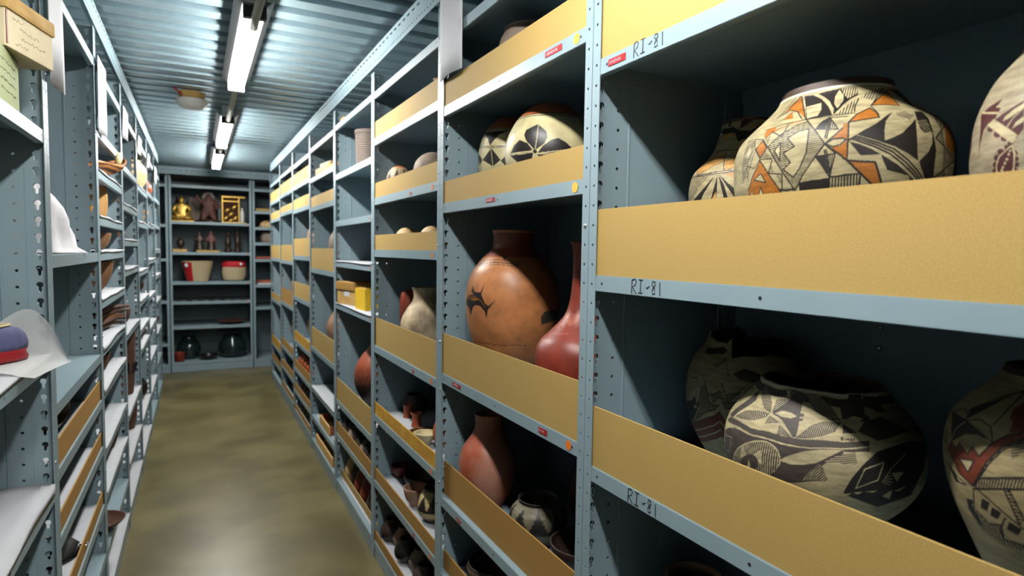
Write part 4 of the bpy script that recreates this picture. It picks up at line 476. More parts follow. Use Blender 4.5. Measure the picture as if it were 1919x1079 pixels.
'B1':[[0,4,[[1376,595],[1471,643],[1560,664],[1609,667],[1652,669],[1691,669],[1726,668],[1758,669],[1788,670],[1816,670],[1843,670],[1869,669],[1894,668],[1918,667],[1942,666],[1965,668],[1988,669],[2011,670],[2033,671],[2055,672],[2076,673],[2097,673],[2119,677],[2140,680],[2161,684],[2182,687],[2203,690],[2225,693],[2246,696],[2268,698],[2288,701],[2308,703],[2328,705],[2349,707],[2370,709],[2391,711],[2413,713],[2408,689],[2387,690],[2366,690],[2346,690],[2326,689],[2306,689],[2287,688],[2267,687],[2249,678],[2230,669],[2213,660],[2195,651],[2184,633],[2173,616],[2161,599],[2170,582],[2178,565],[2186,548],[2194,531],[2173,526],[2152,520],[2132,514],[2111,508],[2089,502],[2068,495],[2046,488],[2025,482],[2003,477],[1981,471],[1958,464],[1934,457],[1909,449],[1883,441],[1855,431],[1825,421],[1801,426],[1776,431],[1750,435],[1721,439],[1691,442],[1657,443],[1618,443],[1572,441],[1507,433],[1406,413],[1401,424],[1379,443],[1364,465],[1353,488],[1389,523],[1395,550],[1391,574]]],[0,4,[[1375,659],[1416,700],[1491,708],[1547,711],[1593,712],[1634,711],[1671,710],[1704,708],[1738,710],[1770,711],[1799,712],[1828,712],[1855,712],[1881,711],[1907,711],[1931,709],[1955,711],[1978,713],[2001,714],[2023,715],[2046,716],[2067,717],[2088,719],[2108,722],[2128,724],[2149,727],[2169,729],[2189,730],[2209,732],[2230,734],[2250,735],[2271,736],[2292,738],[2312,740],[2334,741],[2355,742],[2377,744],[2399,744],[2422,745],[2414,718],[2392,717],[2371,716],[2349,714],[2329,712],[2308,710],[2288,708],[2268,705],[2246,703],[2225,700],[2203,697],[2182,694],[2161,691],[2139,687],[2118,684],[2097,680],[2075,680],[2054,679],[2032,679],[2009,678],[1987,677],[1964,676],[1940,674],[1916,676],[1892,677],[1866,678],[1840,679],[1813,680],[1784,680],[1754,679],[1721,678],[1690,680],[1656,681],[1619,682],[1577,681],[1528,678],[1468,673]]],[1,2,[[1393,660],[1522,675],[1604,678],[1668,677],[1724,673],[1774,675],[1820,675],[1863,674],[1903,672],[1941,669],[1982,672],[2021,674],[2060,675],[2097,676],[2131,682],[2165,688],[2199,693],[2233,697],[2268,702]],9],[1,2,[[1416,584],[1543,604],[1534,557],[1510,504],[1436,496]],6],[0,2,[[1939,582],[1964,602],[1989,620],[2014,632],[2038,644],[2062,655],[2081,660],[2100,665],[2120,670],[2139,675],[2158,680],[2180,683],[2202,687],[2224,690],[2246,693],[2268,696],[2249,685],[2231,674],[2213,662],[2195,651],[2174,637],[2153,622],[2132,608],[2110,601],[2089,595],[2067,588],[2047,585],[2026,581],[2005,577],[1984,579],[1961,581]]],[0,4,[[2195,651],[2213,660],[2230,670],[2249,679],[2267,689],[2267,676],[2246,664],[2226,652],[2207,640],[2192,627],[2177,613],[2161,599],[2173,616],[2184,633]]],[0,2,[[1942,588],[1940,563],[1931,537],[1913,512],[1888,487],[1856,463],[1817,442],[1771,425],[1720,411],[1668,404],[1620,404],[1582,413],[1563,433],[1562,460],[1574,491],[1596,525],[1624,557],[1658,588],[1695,614],[1733,634],[1771,649],[1809,658],[1844,660],[1876,655],[1903,645],[1924,630],[1937,610]]],[2,4,[[1942,588],[1940,563],[1931,537],[1913,512],[1888,487],[1856,463],[1817,442],[1771,425],[1720,411],[1668,404],[1620,404],[1582,413],[1563,433],[1562,460],[1574,491],[1596,525],[1624,557],[1658,588],[1695,614],[1733,634],[1771,649],[1809,658],[1844,660],[1876,655],[1903,645],[1924,630],[1937,610]],-92,39,62],[0,2,[[1671,598],[1690,583],[1708,567],[1724,551],[1692,537],[1655,521],[1663,548],[1668,573]]],[0,2,[[1821,609],[1825,590],[1829,570],[1832,550],[1834,529],[1808,540],[1780,550],[1751,559],[1776,576],[1799,593]]],[0,4,[[1809,535],[1803,511],[1783,487],[1752,467],[1716,455],[1682,454],[1661,465],[1658,487],[1670,514],[1694,539],[1725,559],[1756,568],[1784,566],[1803,555]]],[0,2,[[1737,533],[1750,497],[1719,487]]],[1,2,[[1564,467],[1574,490],[1588,513],[1607,537],[1629,560],[1654,581],[1681,601],[1708,618],[1736,632],[1764,644],[1791,651],[1818,656],[1843,657],[1867,655],[1889,649],[1907,641],[1922,631],[1933,618],[1940,603],[1943,587],[1942,569],[1936,551]],11],[0,2,[[2058,504],[2074,523],[2089,541],[2104,558],[2119,575],[2134,592],[2149,609],[2160,592],[2170,576],[2180,559],[2190,542],[2188,530],[2167,526],[2145,523],[2124,518],[2102,514],[2080,509]]],[2,4,[[2045,501],[2061,524],[2077,547],[2092,568],[2112,582],[2132,596],[2152,609],[2162,592],[2171,576],[2181,559],[2190,542],[2182,522],[2163,520],[2144,517],[2125,515],[2105,512],[2086,509],[2066,505]],51,29,60],[0,2,[[2172,621],[2195,637],[2219,653],[2242,665],[2267,676],[2291,678],[2316,680],[2342,681],[2339,657],[2338,632],[2313,631],[2289,630],[2265,628],[2247,627],[2228,626],[2209,624],[2191,623]]],[2,4,[[2172,621],[2195,637],[2219,653],[2242,665],[2267,676],[2287,679],[2308,683],[2330,686],[2332,668],[2335,650],[2338,632],[2313,631],[2289,630],[2265,628],[2247,627],[2228,626],[2209,624],[2191,623]],13,29,55],[0,4,[[1551,979],[1619,960],[1679,941],[1717,915],[1753,889],[1775,857],[1795,824],[1757,835],[1715,846],[1668,871],[1613,895],[1573,922],[1533,949]]],[2,2,[[1560,973],[1623,956],[1678,938],[1713,914],[1746,890],[1768,861],[1787,831],[1751,841],[1712,851],[1668,873],[1618,896],[1582,921],[1546,945]],11,35,30],[0,4,[[1492,725],[1523,745],[1550,764],[1573,782],[1615,795],[1653,807],[1689,818],[1743,820],[1791,819],[1789,796],[1764,783],[1739,771],[1713,757],[1676,749],[1637,740],[1593,730]]],[2,2,[[1511,731],[1550,757],[1582,782],[1620,794],[1655,805],[1688,815],[1737,816],[1783,816],[1781,795],[1758,783],[1734,771],[1710,759],[1676,752],[1640,744],[1601,734]],-39,33,30],[0,4,[[1807,833],[1798,856],[1789,880],[1775,916],[1826,921],[1875,925],[1861,953],[1850,981],[1898,983],[1943,985],[1999,980],[1999,959],[2000,937],[2002,915],[2004,891],[2006,866],[2009,841],[2012,817],[2015,794],[2017,771],[2015,747],[2013,723],[1994,714],[1978,729],[1961,745],[1942,761],[1922,778],[1900,794],[1863,807],[1822,818]]],[0,2,[[1828,824],[1849,837],[1870,849],[1906,851],[1941,852],[1991,838],[1956,817],[1924,815],[1891,812],[1861,818]]],[0,2,[[1884,924],[1875,925],[1875,951],[1878,977],[1833,971],[1859,948]]],[2,2,[[1776,914],[1806,928],[1837,942],[1868,955],[1900,968],[1933,979],[1915,960],[1900,941],[1886,920],[1864,900],[1845,879],[1828,858],[1812,836],[1800,862],[1788,888]],58,37,35],[0,4,[[1992,854],[2027,863],[2037,846],[2010,838]]],[0,4,[[2001,829],[2032,830],[2032,816],[2010,812]]],[0,4,[[1797,753],[1800,779],[1801,807],[1836,797],[1867,786],[1896,775],[1872,770],[1848,765],[1823,759]]],[2,2,[[1801,757],[1804,780],[1805,804],[1836,795],[1865,785],[1892,776],[1862,770],[1832,764]],34,31,30],[0,4,[[1897,767],[1924,754],[1949,740],[1972,727],[1994,714],[1972,713],[1949,713],[1925,712],[1901,711],[1900,739]]],[2,2,[[1902,762],[1925,750],[1947,738],[1968,727],[1987,715],[1960,715],[1932,714],[1904,714],[1903,738]],-39,28,35],[1,2,[[1820,815],[1902,791],[1936,766],[1966,742],[1993,718]],8],[0,4,[[2012,981],[2044,981],[2076,981],[2107,980],[2134,969],[2161,957],[2187,945],[2211,932],[2230,912],[2247,892],[2262,871],[2276,850],[2250,850],[2224,849],[2198,848],[2170,859],[2141,871],[2110,882],[2085,906],[2058,929],[2036,955]]],[2,2,[[2024,976],[2067,976],[2110,975],[2135,965],[2160,954],[2183,943],[2206,931],[2223,913],[2239,894],[2254,875],[2267,856],[2231,855],[2194,853],[2168,864],[2141,874],[2113,885],[2090,907],[2066,928],[2045,952]],-16,35,30],[0,4,[[2014,717],[2031,736],[2048,754],[2066,773],[2084,792],[2106,804],[2129,815],[2153,826],[2177,830],[2201,834],[2225,838],[2250,841],[2275,845],[2259,824],[2243,804],[2230,784],[2204,772],[2180,760],[2156,748],[2134,742],[2113,735],[2092,729],[2066,725],[2040,721]]],[2,2,[[2024,722],[2040,739],[2056,756],[2072,774],[2089,791],[2109,801],[2130,812],[2152,822],[2179,827],[2207,831],[2235,835],[2263,839],[2241,811],[2222,783],[2199,773],[2177,762],[2155,751],[2125,742],[2096,733],[2072,729],[2048,726]],-103,27,30],[0,4,[[1372,703],[1402,732],[1419,759],[1442,783],[1458,807],[1468,830],[1477,853],[1480,881],[1487,908],[1503,935],[1529,913],[1555,891],[1581,869],[1574,848],[1567,827],[1549,803],[1526,779],[1499,754],[1482,730],[1459,706]]],[0,4,[[2280,939],[2315,942],[2352,945],[2358,974],[2367,1000],[2403,1000],[2440,1000],[2482,998],[2485,979],[2483,959],[2478,939],[2473,918],[2466,897],[2478,881],[2489,865],[2463,842],[2438,846],[2413,849],[2388,853],[2363,856],[2339,859],[2314,862],[2289,865],[2287,890],[2284,915]]],[0,2,[[2302,860],[2336,871],[2373,883],[2404,874],[2436,865],[2399,853],[2365,840],[2334,850]]],[0,4,[[2283,836],[2304,823],[2325,811],[2345,799],[2364,786],[2341,786],[2318,784],[2295,783],[2273,781],[2277,808]]],[0,4,[[2488,994],[2530,991],[2574,988],[2621,984],[2638,966],[2647,947],[2653,928],[2657,909],[2658,890],[2617,895],[2578,899],[2558,911],[2537,923],[2515,935],[2510,955],[2502,975]]],[0,4,[[2423,842],[2459,852],[2497,861],[2539,870],[2585,878],[2605,867],[2625,855],[2645,842],[2664,830],[2684,818],[2704,805],[2726,792],[2750,779],[2775,766],[2728,767],[2686,766],[2649,765],[2614,763],[2582,760],[2552,757],[2523,753],[2496,750],[2470,745],[2449,755],[2428,765],[2408,775],[2387,784],[2367,794],[2393,818]]],[0,0,[[2274,479],[2283,501],[2292,522],[2302,543],[2312,563],[2326,580],[2339,597],[2353,613],[2368,629],[2387,645],[2408,660],[2430,676],[2453,691],[2483,699],[2515,708],[2550,715],[2580,718],[2611,719],[2645,721],[2682,721],[2723,720],[2769,718],[2825,714],[2886,695],[3016,660],[2929,657],[2885,645],[2858,629],[2839,611],[2827,592],[2819,571],[2794,558],[2773,544],[2755,529],[2740,513],[2727,497],[2717,479],[2710,460],[2707,439],[2672,438],[2642,435],[2614,431],[2589,427],[2565,421],[2543,415],[2521,408],[2501,401],[2481,392],[2451,404],[2424,415],[2399,426],[2374,435],[2351,443],[2329,451],[2308,458],[2290,469]]],[1,2,[[2334,507],[2346,541],[2360,574],[2375,606],[2409,618],[2445,629],[2484,640],[2463,597],[2447,551],[2408,538],[2370,523],[2334,507]],10],[1,2,[[2476,540],[2498,575],[2523,609],[2555,630],[2591,650],[2633,669]],8],[0,2,[[2527,588],[2554,587],[2582,587],[2612,585],[2594,570],[2577,555],[2562,540],[2544,564]]],[2,2,[[2477,526],[2488,545],[2498,565],[2510,583],[2523,602],[2529,583],[2535,564],[2543,545],[2527,531],[2511,517]],-10,42,25],[0,2,[[2484,465],[2502,477],[2521,489],[2540,501],[2538,474],[2538,445],[2510,455]]],[0,2,[[2551,493],[2578,498],[2607,503],[2638,507],[2614,496],[2591,485]]],[0,2,[[2271,470],[2295,475],[2319,480],[2299,466]]],[0,2,[[2325,484],[2350,488],[2375,491],[2348,474]]],[0,2,[[2382,491],[2404,493],[2426,495],[2449,497],[2428,485],[2405,488]]],[1,0,[[2262,759],[2261,744]],7],[1,0,[[2262,759],[2275,758],[2264,752],[2275,748],[2261,744]],7],[1,0,[[2287,755],[2284,745]],7],[1,0,[[2298,757],[2294,750],[2305,750]],7],[1,0,[[2304,757],[2301,745]],7],[1,0,[[2312,755],[2321,756],[2312,745],[2321,746]],7],[1,0,[[2329,755],[2325,749],[2334,749]],7],[1,0,[[2336,756],[2331,744]],7]],
'B2':[[0,5,[[1416,310],[1575,352],[1681,384],[1752,409],[1810,430],[1862,449],[1909,466],[1953,482],[1993,497],[2030,502],[2066,506],[2101,510],[2081,478],[2060,445],[2055,419],[2049,392],[2043,364],[2035,334],[1993,320],[1947,304],[1896,287],[1836,267],[1762,245],[1659,216],[1443,168],[1439,202],[1436,230],[1429,257],[1425,284]]],[1,2,[[1528,280],[1758,346],[1873,387],[1955,418],[2026,445],[2039,420]],16],[1,2,[[1437,206],[1732,280],[1853,322],[1999,375]],16],[1,0,[[1416,314],[1683,387],[1810,433],[1910,469],[1993,500],[2091,512]],11],[0,0,[[1374,474],[1604,521],[1690,573],[1699,547],[1706,520],[1710,492],[1636,480],[1683,508],[1721,535],[1754,560],[1759,591],[1761,621],[1775,648],[1786,675],[1795,701],[1795,674],[1792,647],[1787,619],[1780,591],[1770,563],[1753,536],[1734,508],[1710,480],[1683,450],[1649,419],[1601,385],[1517,343],[1455,358],[1395,373],[1387,397],[1383,423],[1376,448]]],[2,0,[[1795,701],[1815,679],[1833,656],[1848,633],[1861,610],[1873,587],[1884,564],[1934,552],[1981,540],[1938,523],[1892,506],[1841,487],[1784,466],[1731,434],[1663,398],[1552,354],[1616,391],[1658,424],[1689,454],[1715,482],[1736,510],[1754,537],[1770,563],[1780,591],[1787,619],[1792,647],[1795,674]],-36,45,55],[1,0,[[1791,708],[1831,661],[1861,613],[1884,564],[1984,540],[1899,507],[1800,469],[1704,416],[1517,343]],11],[1,2,[[1795,701],[1793,660],[1786,617],[1773,574],[1756,530],[1719,481],[1668,428],[1583,368]],9],[2,0,[[1998,709],[2040,715],[2082,720],[2122,725],[2162,729],[2136,711],[2111,692],[2085,673],[2059,653],[2030,681]],53,32,50],[1,0,[[1998,709],[2082,720],[2162,729],[2111,692],[2059,653],[2006,673],[1998,709]],10],[2,0,[[1877,619],[1920,626],[1960,633],[1999,639],[2036,645],[2073,650],[2109,655],[2144,660],[2179,665],[2214,669],[2246,643],[2210,637],[2175,630],[2139,623],[2103,616],[2067,608],[2029,600],[1991,592],[1950,583],[1908,573],[1893,596]],49,33,55],[1,0,[[1877,619],[1967,637],[2049,652],[2132,661],[2214,669]],11],[1,0,[[1908,571],[1983,588],[2052,603],[2118,617],[2182,630],[2246,641],[2337,667]],11],[1,0,[[1427,719],[1488,685],[1589,678],[1695,706]],10],[2,0,[[1353,608],[1347,625],[1499,662],[1501,615],[1360,561]],111,8,50],[0,0,[[1581,921],[1681,936],[1766,949],[1841,962],[1912,973],[1944,948],[1974,923],[1914,916],[1851,909],[1785,901],[1714,892],[1636,881]]],[2,0,[[1833,826],[1878,838],[1922,849],[1967,860],[2012,870],[2058,880],[2080,860],[2033,847],[1988,834],[1943,820],[1897,806]],48,44,50],[1,0,[[2159,708],[2166,744],[2209,768]],10],[0,4,[[2090,873],[2143,889],[2199,903],[2246,894],[2292,884],[2335,874],[2377,863],[2417,852],[2366,835],[2319,818],[2277,801],[2238,810],[2197,818],[2155,827],[2124,850]]]],
'B3':[[0,0,[[1177,755],[1285,761],[1349,762],[1399,760],[1441,758],[1478,754],[1508,750],[1535,745],[1560,740],[1583,735],[1606,730],[1626,725],[1646,720],[1625,721],[1604,723],[1581,724],[1557,726],[1530,721],[1502,717],[1472,712],[1449,700],[1423,688],[1394,675],[1359,661],[1353,675],[1343,688],[1332,700],[1318,713],[1298,725],[1272,737],[1237,747]]],[1,2,[[1352,665],[1369,690],[1378,714],[1432,751]],10],[1,0,[[1419,754],[1474,767],[1523,778],[1568,772],[1608,766],[1629,743],[1646,720]],11],[1,0,[[1237,761],[1349,792],[1419,777],[1426,755]],10],[0,5,[[1327,632],[1354,649],[1376,664],[1401,657],[1423,649],[1448,674],[1472,666],[1494,657],[1515,649],[1530,664],[1543,680],[1568,670],[1592,660],[1607,674],[1621,688],[1635,702],[1648,715],[1663,724],[1677,734],[1691,743],[1705,752],[1723,758],[1739,764],[1756,771],[1772,777],[1780,758],[1767,751],[1753,743],[1739,735],[1725,727],[1710,719],[1695,711],[1685,700],[1674,688],[1662,676],[1650,664],[1637,651],[1628,637],[1618,623],[1607,609],[1595,594],[1581,579],[1566,563],[1549,546],[1529,553],[1507,559],[1483,565],[1458,571],[1445,581],[1430,590],[1415,599],[1397,608],[1377,617],[1354,625]]],[0,2,[[1459,622],[1489,627],[1517,631],[1542,635],[1566,638],[1554,622],[1541,606],[1525,589],[1510,598],[1495,606],[1477,614]]],[1,0,[[1459,622],[1517,631],[1566,638],[1548,614],[1525,589],[1495,606],[1459,622]],13],[1,0,[[1327,632],[1376,664],[1423,649],[1447,675],[1483,662],[1515,649],[1543,681],[1592,658],[1621,688],[1647,716],[1677,735],[1705,753],[1739,765],[1772,778]],13],[1,0,[[1781,757],[1753,742],[1725,726],[1696,710],[1678,691],[1659,671],[1638,650],[1621,626],[1602,601],[1580,575],[1552,547]],14],[1,0,[[1783,750],[1758,736],[1733,721],[1706,706],[1688,687],[1668,667],[1648,647],[1631,624],[1612,600],[1589,575],[1561,548],[1594,538],[1624,529],[1652,519],[1679,509],[1705,498],[1730,489],[1755,479],[1779,469],[1803,459]],12],[1,0,[[1327,632],[1372,618],[1406,602],[1433,585],[1457,568],[1506,558],[1549,546]],14],[2,0,[[1595,584],[1617,590],[1638,595],[1658,600],[1677,606],[1696,610],[1713,615],[1732,619],[1750,623],[1768,627],[1785,631],[1801,634],[1818,638],[1834,641],[1835,629],[1836,618],[1836,605],[1822,602],[1807,599],[1792,595],[1776,592],[1760,588],[1743,584],[1726,580],[1709,576],[1691,571],[1671,567],[1651,562],[1630,556],[1608,551],[1585,545],[1559,539],[1572,554],[1585,569]],-102,31,50],[1,0,[[1595,584],[1632,593],[1666,602],[1698,609],[1728,617],[1756,623],[1783,630],[1809,636],[1834,641]],15],[1,0,[[1559,537],[1605,549],[1646,559],[1683,569],[1718,577],[1749,585],[1780,592],[1809,599],[1836,605]],15],[2,0,[[1726,574],[1750,580],[1759,570],[1767,559],[1775,549],[1782,538],[1790,528],[1798,517],[1805,506],[1813,495],[1800,482],[1786,468],[1780,479],[1775,490],[1769,501],[1763,511],[1757,522],[1751,533],[1745,543],[1739,553],[1733,564]],10,41,50],[1,0,[[1726,574],[1739,553],[1751,533],[1763,511],[1775,490],[1786,468]],11],[1,0,[[1750,580],[1763,562],[1776,544],[1788,526],[1800,507],[1812,488]],11],[0,0,[[1602,516],[1624,514],[1646,511],[1635,493],[1622,474],[1602,476],[1580,477],[1592,497]]],[0,0,[[1653,498],[1669,496],[1686,493],[1702,491],[1689,475],[1675,459],[1656,461],[1636,462],[1645,480]]],[0,0,[[1735,468],[1751,466],[1766,463],[1780,460],[1795,457],[1783,442],[1771,426],[1753,429],[1736,432],[1717,435],[1727,452]]],[0,0,[[1482,484],[1538,492],[1520,467],[1529,457],[1537,447],[1544,437],[1552,426],[1558,415],[1565,404],[1530,395],[1520,405],[1510,414],[1498,423],[1487,433],[1474,442],[1479,463]]],[2,0,[[1529,458],[1547,451],[1564,445],[1581,438],[1596,431],[1612,423],[1641,430],[1668,437],[1692,443],[1694,427],[1696,410],[1696,393],[1718,394],[1740,395],[1761,396],[1781,396],[1800,396],[1794,368],[1774,367],[1753,366],[1731,364],[1708,362],[1685,360],[1659,357],[1641,362],[1622,366],[1601,371],[1580,375],[1558,378],[1535,382],[1536,398],[1535,413],[1534,429],[1532,443]],-82,42,50],[1,0,[[1553,539],[1549,515],[1541,490],[1532,464],[1561,451],[1588,439],[1613,425],[1682,441],[1684,416],[1685,390],[1726,392],[1764,393],[1800,394]],12],[1,0,[[1685,390],[1689,416],[1692,441],[1719,476]],12],[1,0,[[1638,927],[1604,915],[1570,903],[1537,890],[1503,877],[1482,861],[1461,843],[1441,826],[1418,809],[1389,791]],12],[1,0,[[1647,920],[1643,898],[1638,875],[1635,853],[1633,830],[1628,801],[1617,774]],12],[0,0,[[1428,760],[1422,774],[1412,787],[1398,802],[1417,811],[1433,820],[1449,830],[1464,839],[1479,848],[1494,857],[1509,866],[1524,875],[1541,883],[1557,892],[1574,900],[1591,908],[1579,898],[1568,887],[1557,877],[1546,867],[1537,856],[1528,845],[1520,834],[1510,823],[1500,813],[1489,802],[1476,792],[1462,781],[1446,771]]],[0,5,[[1659,852],[1668,863],[1678,874],[1689,885],[1724,894],[1738,879],[1751,863],[1763,847],[1774,831],[1784,816],[1792,802],[1799,788],[1781,783],[1764,778],[1746,773],[1727,767],[1709,762],[1708,780],[1706,798],[1676,815],[1669,833]]],[2,0,[[1733,726],[1748,732],[1762,738],[1776,743],[1790,749],[1794,735],[1798,721],[1787,711],[1775,701],[1762,691],[1749,680],[1746,692],[1742,703],[1738,715]],30,30,50],[0,0,[[1288,581],[1330,577],[1362,572],[1390,566],[1414,559],[1435,552],[1464,548],[1490,543],[1514,538],[1483,534],[1446,530],[1403,525],[1389,535],[1375,545],[1358,555],[1339,564],[1317,573]]],[0,2,[[1414,548],[1444,546],[1470,543],[1494,540],[1445,535]]],[2,0,[[1149,660],[1279,696],[1296,683],[1309,670],[1317,656],[1323,642],[1245,634],[1217,650]],16,35,45]],
'C2':[[0,0,[[2202,385],[2167,407],[2130,430],[2089,454],[2041,505],[2055,547],[2110,560],[2162,574],[2213,589],[2277,555],[2333,523],[2349,477],[2314,431],[2278,415],[2241,400]]],[1,2,[[2220,583],[2222,480],[2214,429],[2202,381]],16],[0,0,[[2176,386],[2142,412],[2106,438],[2045,453],[1975,470],[1888,437],[1855,410],[1812,384],[1894,382],[1962,381],[2022,381],[2077,382],[2128,384]]],[1,0,[[2106,438],[1975,470]],10],[0,0,[[1793,370],[1883,366],[1956,364],[2019,364],[2077,364],[2130,365],[2181,366],[2159,322],[2086,310],[2022,305],[1950,301],[1906,323],[1855,346]]],[0,0,[[2228,360],[2266,388],[2302,416],[2350,437],[2398,458],[2477,473],[2524,458],[2572,442],[2614,420],[2658,399],[2604,389],[2551,380],[2500,372],[2450,364],[2406,362],[2362,361],[2318,361],[2273,360]]],[0,0,[[2222,355],[2269,355],[2315,355],[2360,356],[2405,358],[2450,359],[2499,366],[2549,373],[2600,381],[2654,390],[2657,361],[2661,333],[2607,327],[2554,322],[2503,318],[2453,314],[2403,310],[2353,307],[2303,304],[2263,329]]],[1,2,[[1795,379],[1960,371],[2083,369],[2189,369]],20],[1,2,[[2223,361],[2309,365],[2393,371],[2477,378],[2562,386],[2653,396]],20],[1,2,[[2202,366],[2222,282]],16],[0,0,[[2228,375],[2225,369],[2218,364],[2208,361],[2196,362],[2186,365],[2179,370],[2176,377],[2179,383],[2186,388],[2197,391],[2208,391],[2218,387],[2225,382]]]],
'C1':[[0,0,[[1617,708],[1795,698],[1964,689],[2078,686],[2175,685],[2263,687],[2346,690],[2429,694],[2350,674],[2274,657],[2198,641],[2148,611],[2097,583],[2040,542],[1960,611],[1819,656]]],[1,0,[[1583,566],[1759,554],[1995,540],[2147,534],[2276,532],[2396,533]],14],[1,0,[[1581,554],[1773,541],[1999,528],[2149,522],[2277,521],[2396,522]],11],[0,0,[[1866,422],[1951,453],[2019,486],[2079,521],[2134,491],[2183,462],[2229,434],[2272,406],[2201,380],[2123,354],[2051,375],[1968,397]]],[1,2,[[2070,521],[2104,436],[2123,354]],14],[0,0,[[1570,500],[1577,549],[1567,514],[1779,462],[1866,422],[1750,372],[1556,424],[1563,462]]],[1,2,[[1576,539],[1563,467],[1783,379]],12],[0,0,[[2272,402],[2345,433],[2391,401],[2437,369],[2347,359]]]],
'D1':[[0,0,[[1657,521],[1759,553],[1884,565],[1828,576],[1837,618],[1902,579],[2006,577],[2026,600],[2043,623],[2057,647],[2049,620],[2037,593],[2023,567],[2054,542],[2081,516],[2130,502],[2179,522],[2226,541],[2185,517],[2142,492],[2123,481],[2113,456],[2102,430],[2080,469],[2014,498],[1921,500],[1875,482],[1843,457],[1804,430],[1794,454],[1781,478],[1656,494]]],[0,1,[[1793,532],[1899,547],[1999,535],[1891,525]]],[1,1,[[1690,528],[1886,555],[2013,535],[2094,491]],12],[1,4,[[1548,754],[1843,763],[2004,771],[2132,778],[2271,773],[2396,767],[2514,760]],22],[1,4,[[1547,775],[1840,784],[2011,791],[2146,798],[2283,790],[2404,782],[2517,774]],14],[1,4,[[1673,742],[1912,749],[2057,756],[2180,762],[2316,756],[2441,749],[2563,743]],14],[0,4,[[2769,442],[2819,471],[2943,480],[3037,468],[3216,452],[3182,409],[3023,409],[2931,405],[2858,400],[2794,394],[2781,418]]],[1,0,[[2056,905],[2238,918],[2529,919],[2723,896]],13],[1,0,[[2846,902],[3299,920],[3293,915]],12],[0,4,[[2172,839],[2296,825],[2267,789]]],[1,0,[[1650,263],[1903,273],[2033,273],[2138,271],[2232,267],[2329,270],[2423,271],[2517,271],[2615,270]],10],[1,0,[[2008,975],[2259,975],[2476,975],[2677,975],[2927,974],[3302,976]],12]],
'D2':[[1,1,[[2055,538],[1822,584],[1450,626]],16],[1,1,[[2076,542],[1888,585],[1447,622]],16],[1,1,[[2099,546],[1947,586],[1660,621]],16],[1,1,[[2121,550],[1813,620]],16],[1,1,[[2145,554],[1923,617]],16],[1,1,[[2169,557],[2012,614]],16],[1,1,[[2194,561],[2091,611]],16],[1,1,[[2219,565],[2161,608]],16],[1,1,[[2245,568],[2227,604]],16],[1,1,[[1556,409],[1834,428],[1681,464],[1919,477],[2100,485]],15],[1,1,[[1408,491],[1504,518],[1814,518],[1872,494]],16],[1,1,[[1937,497],[1909,534],[1502,545],[1409,512]],16]]}

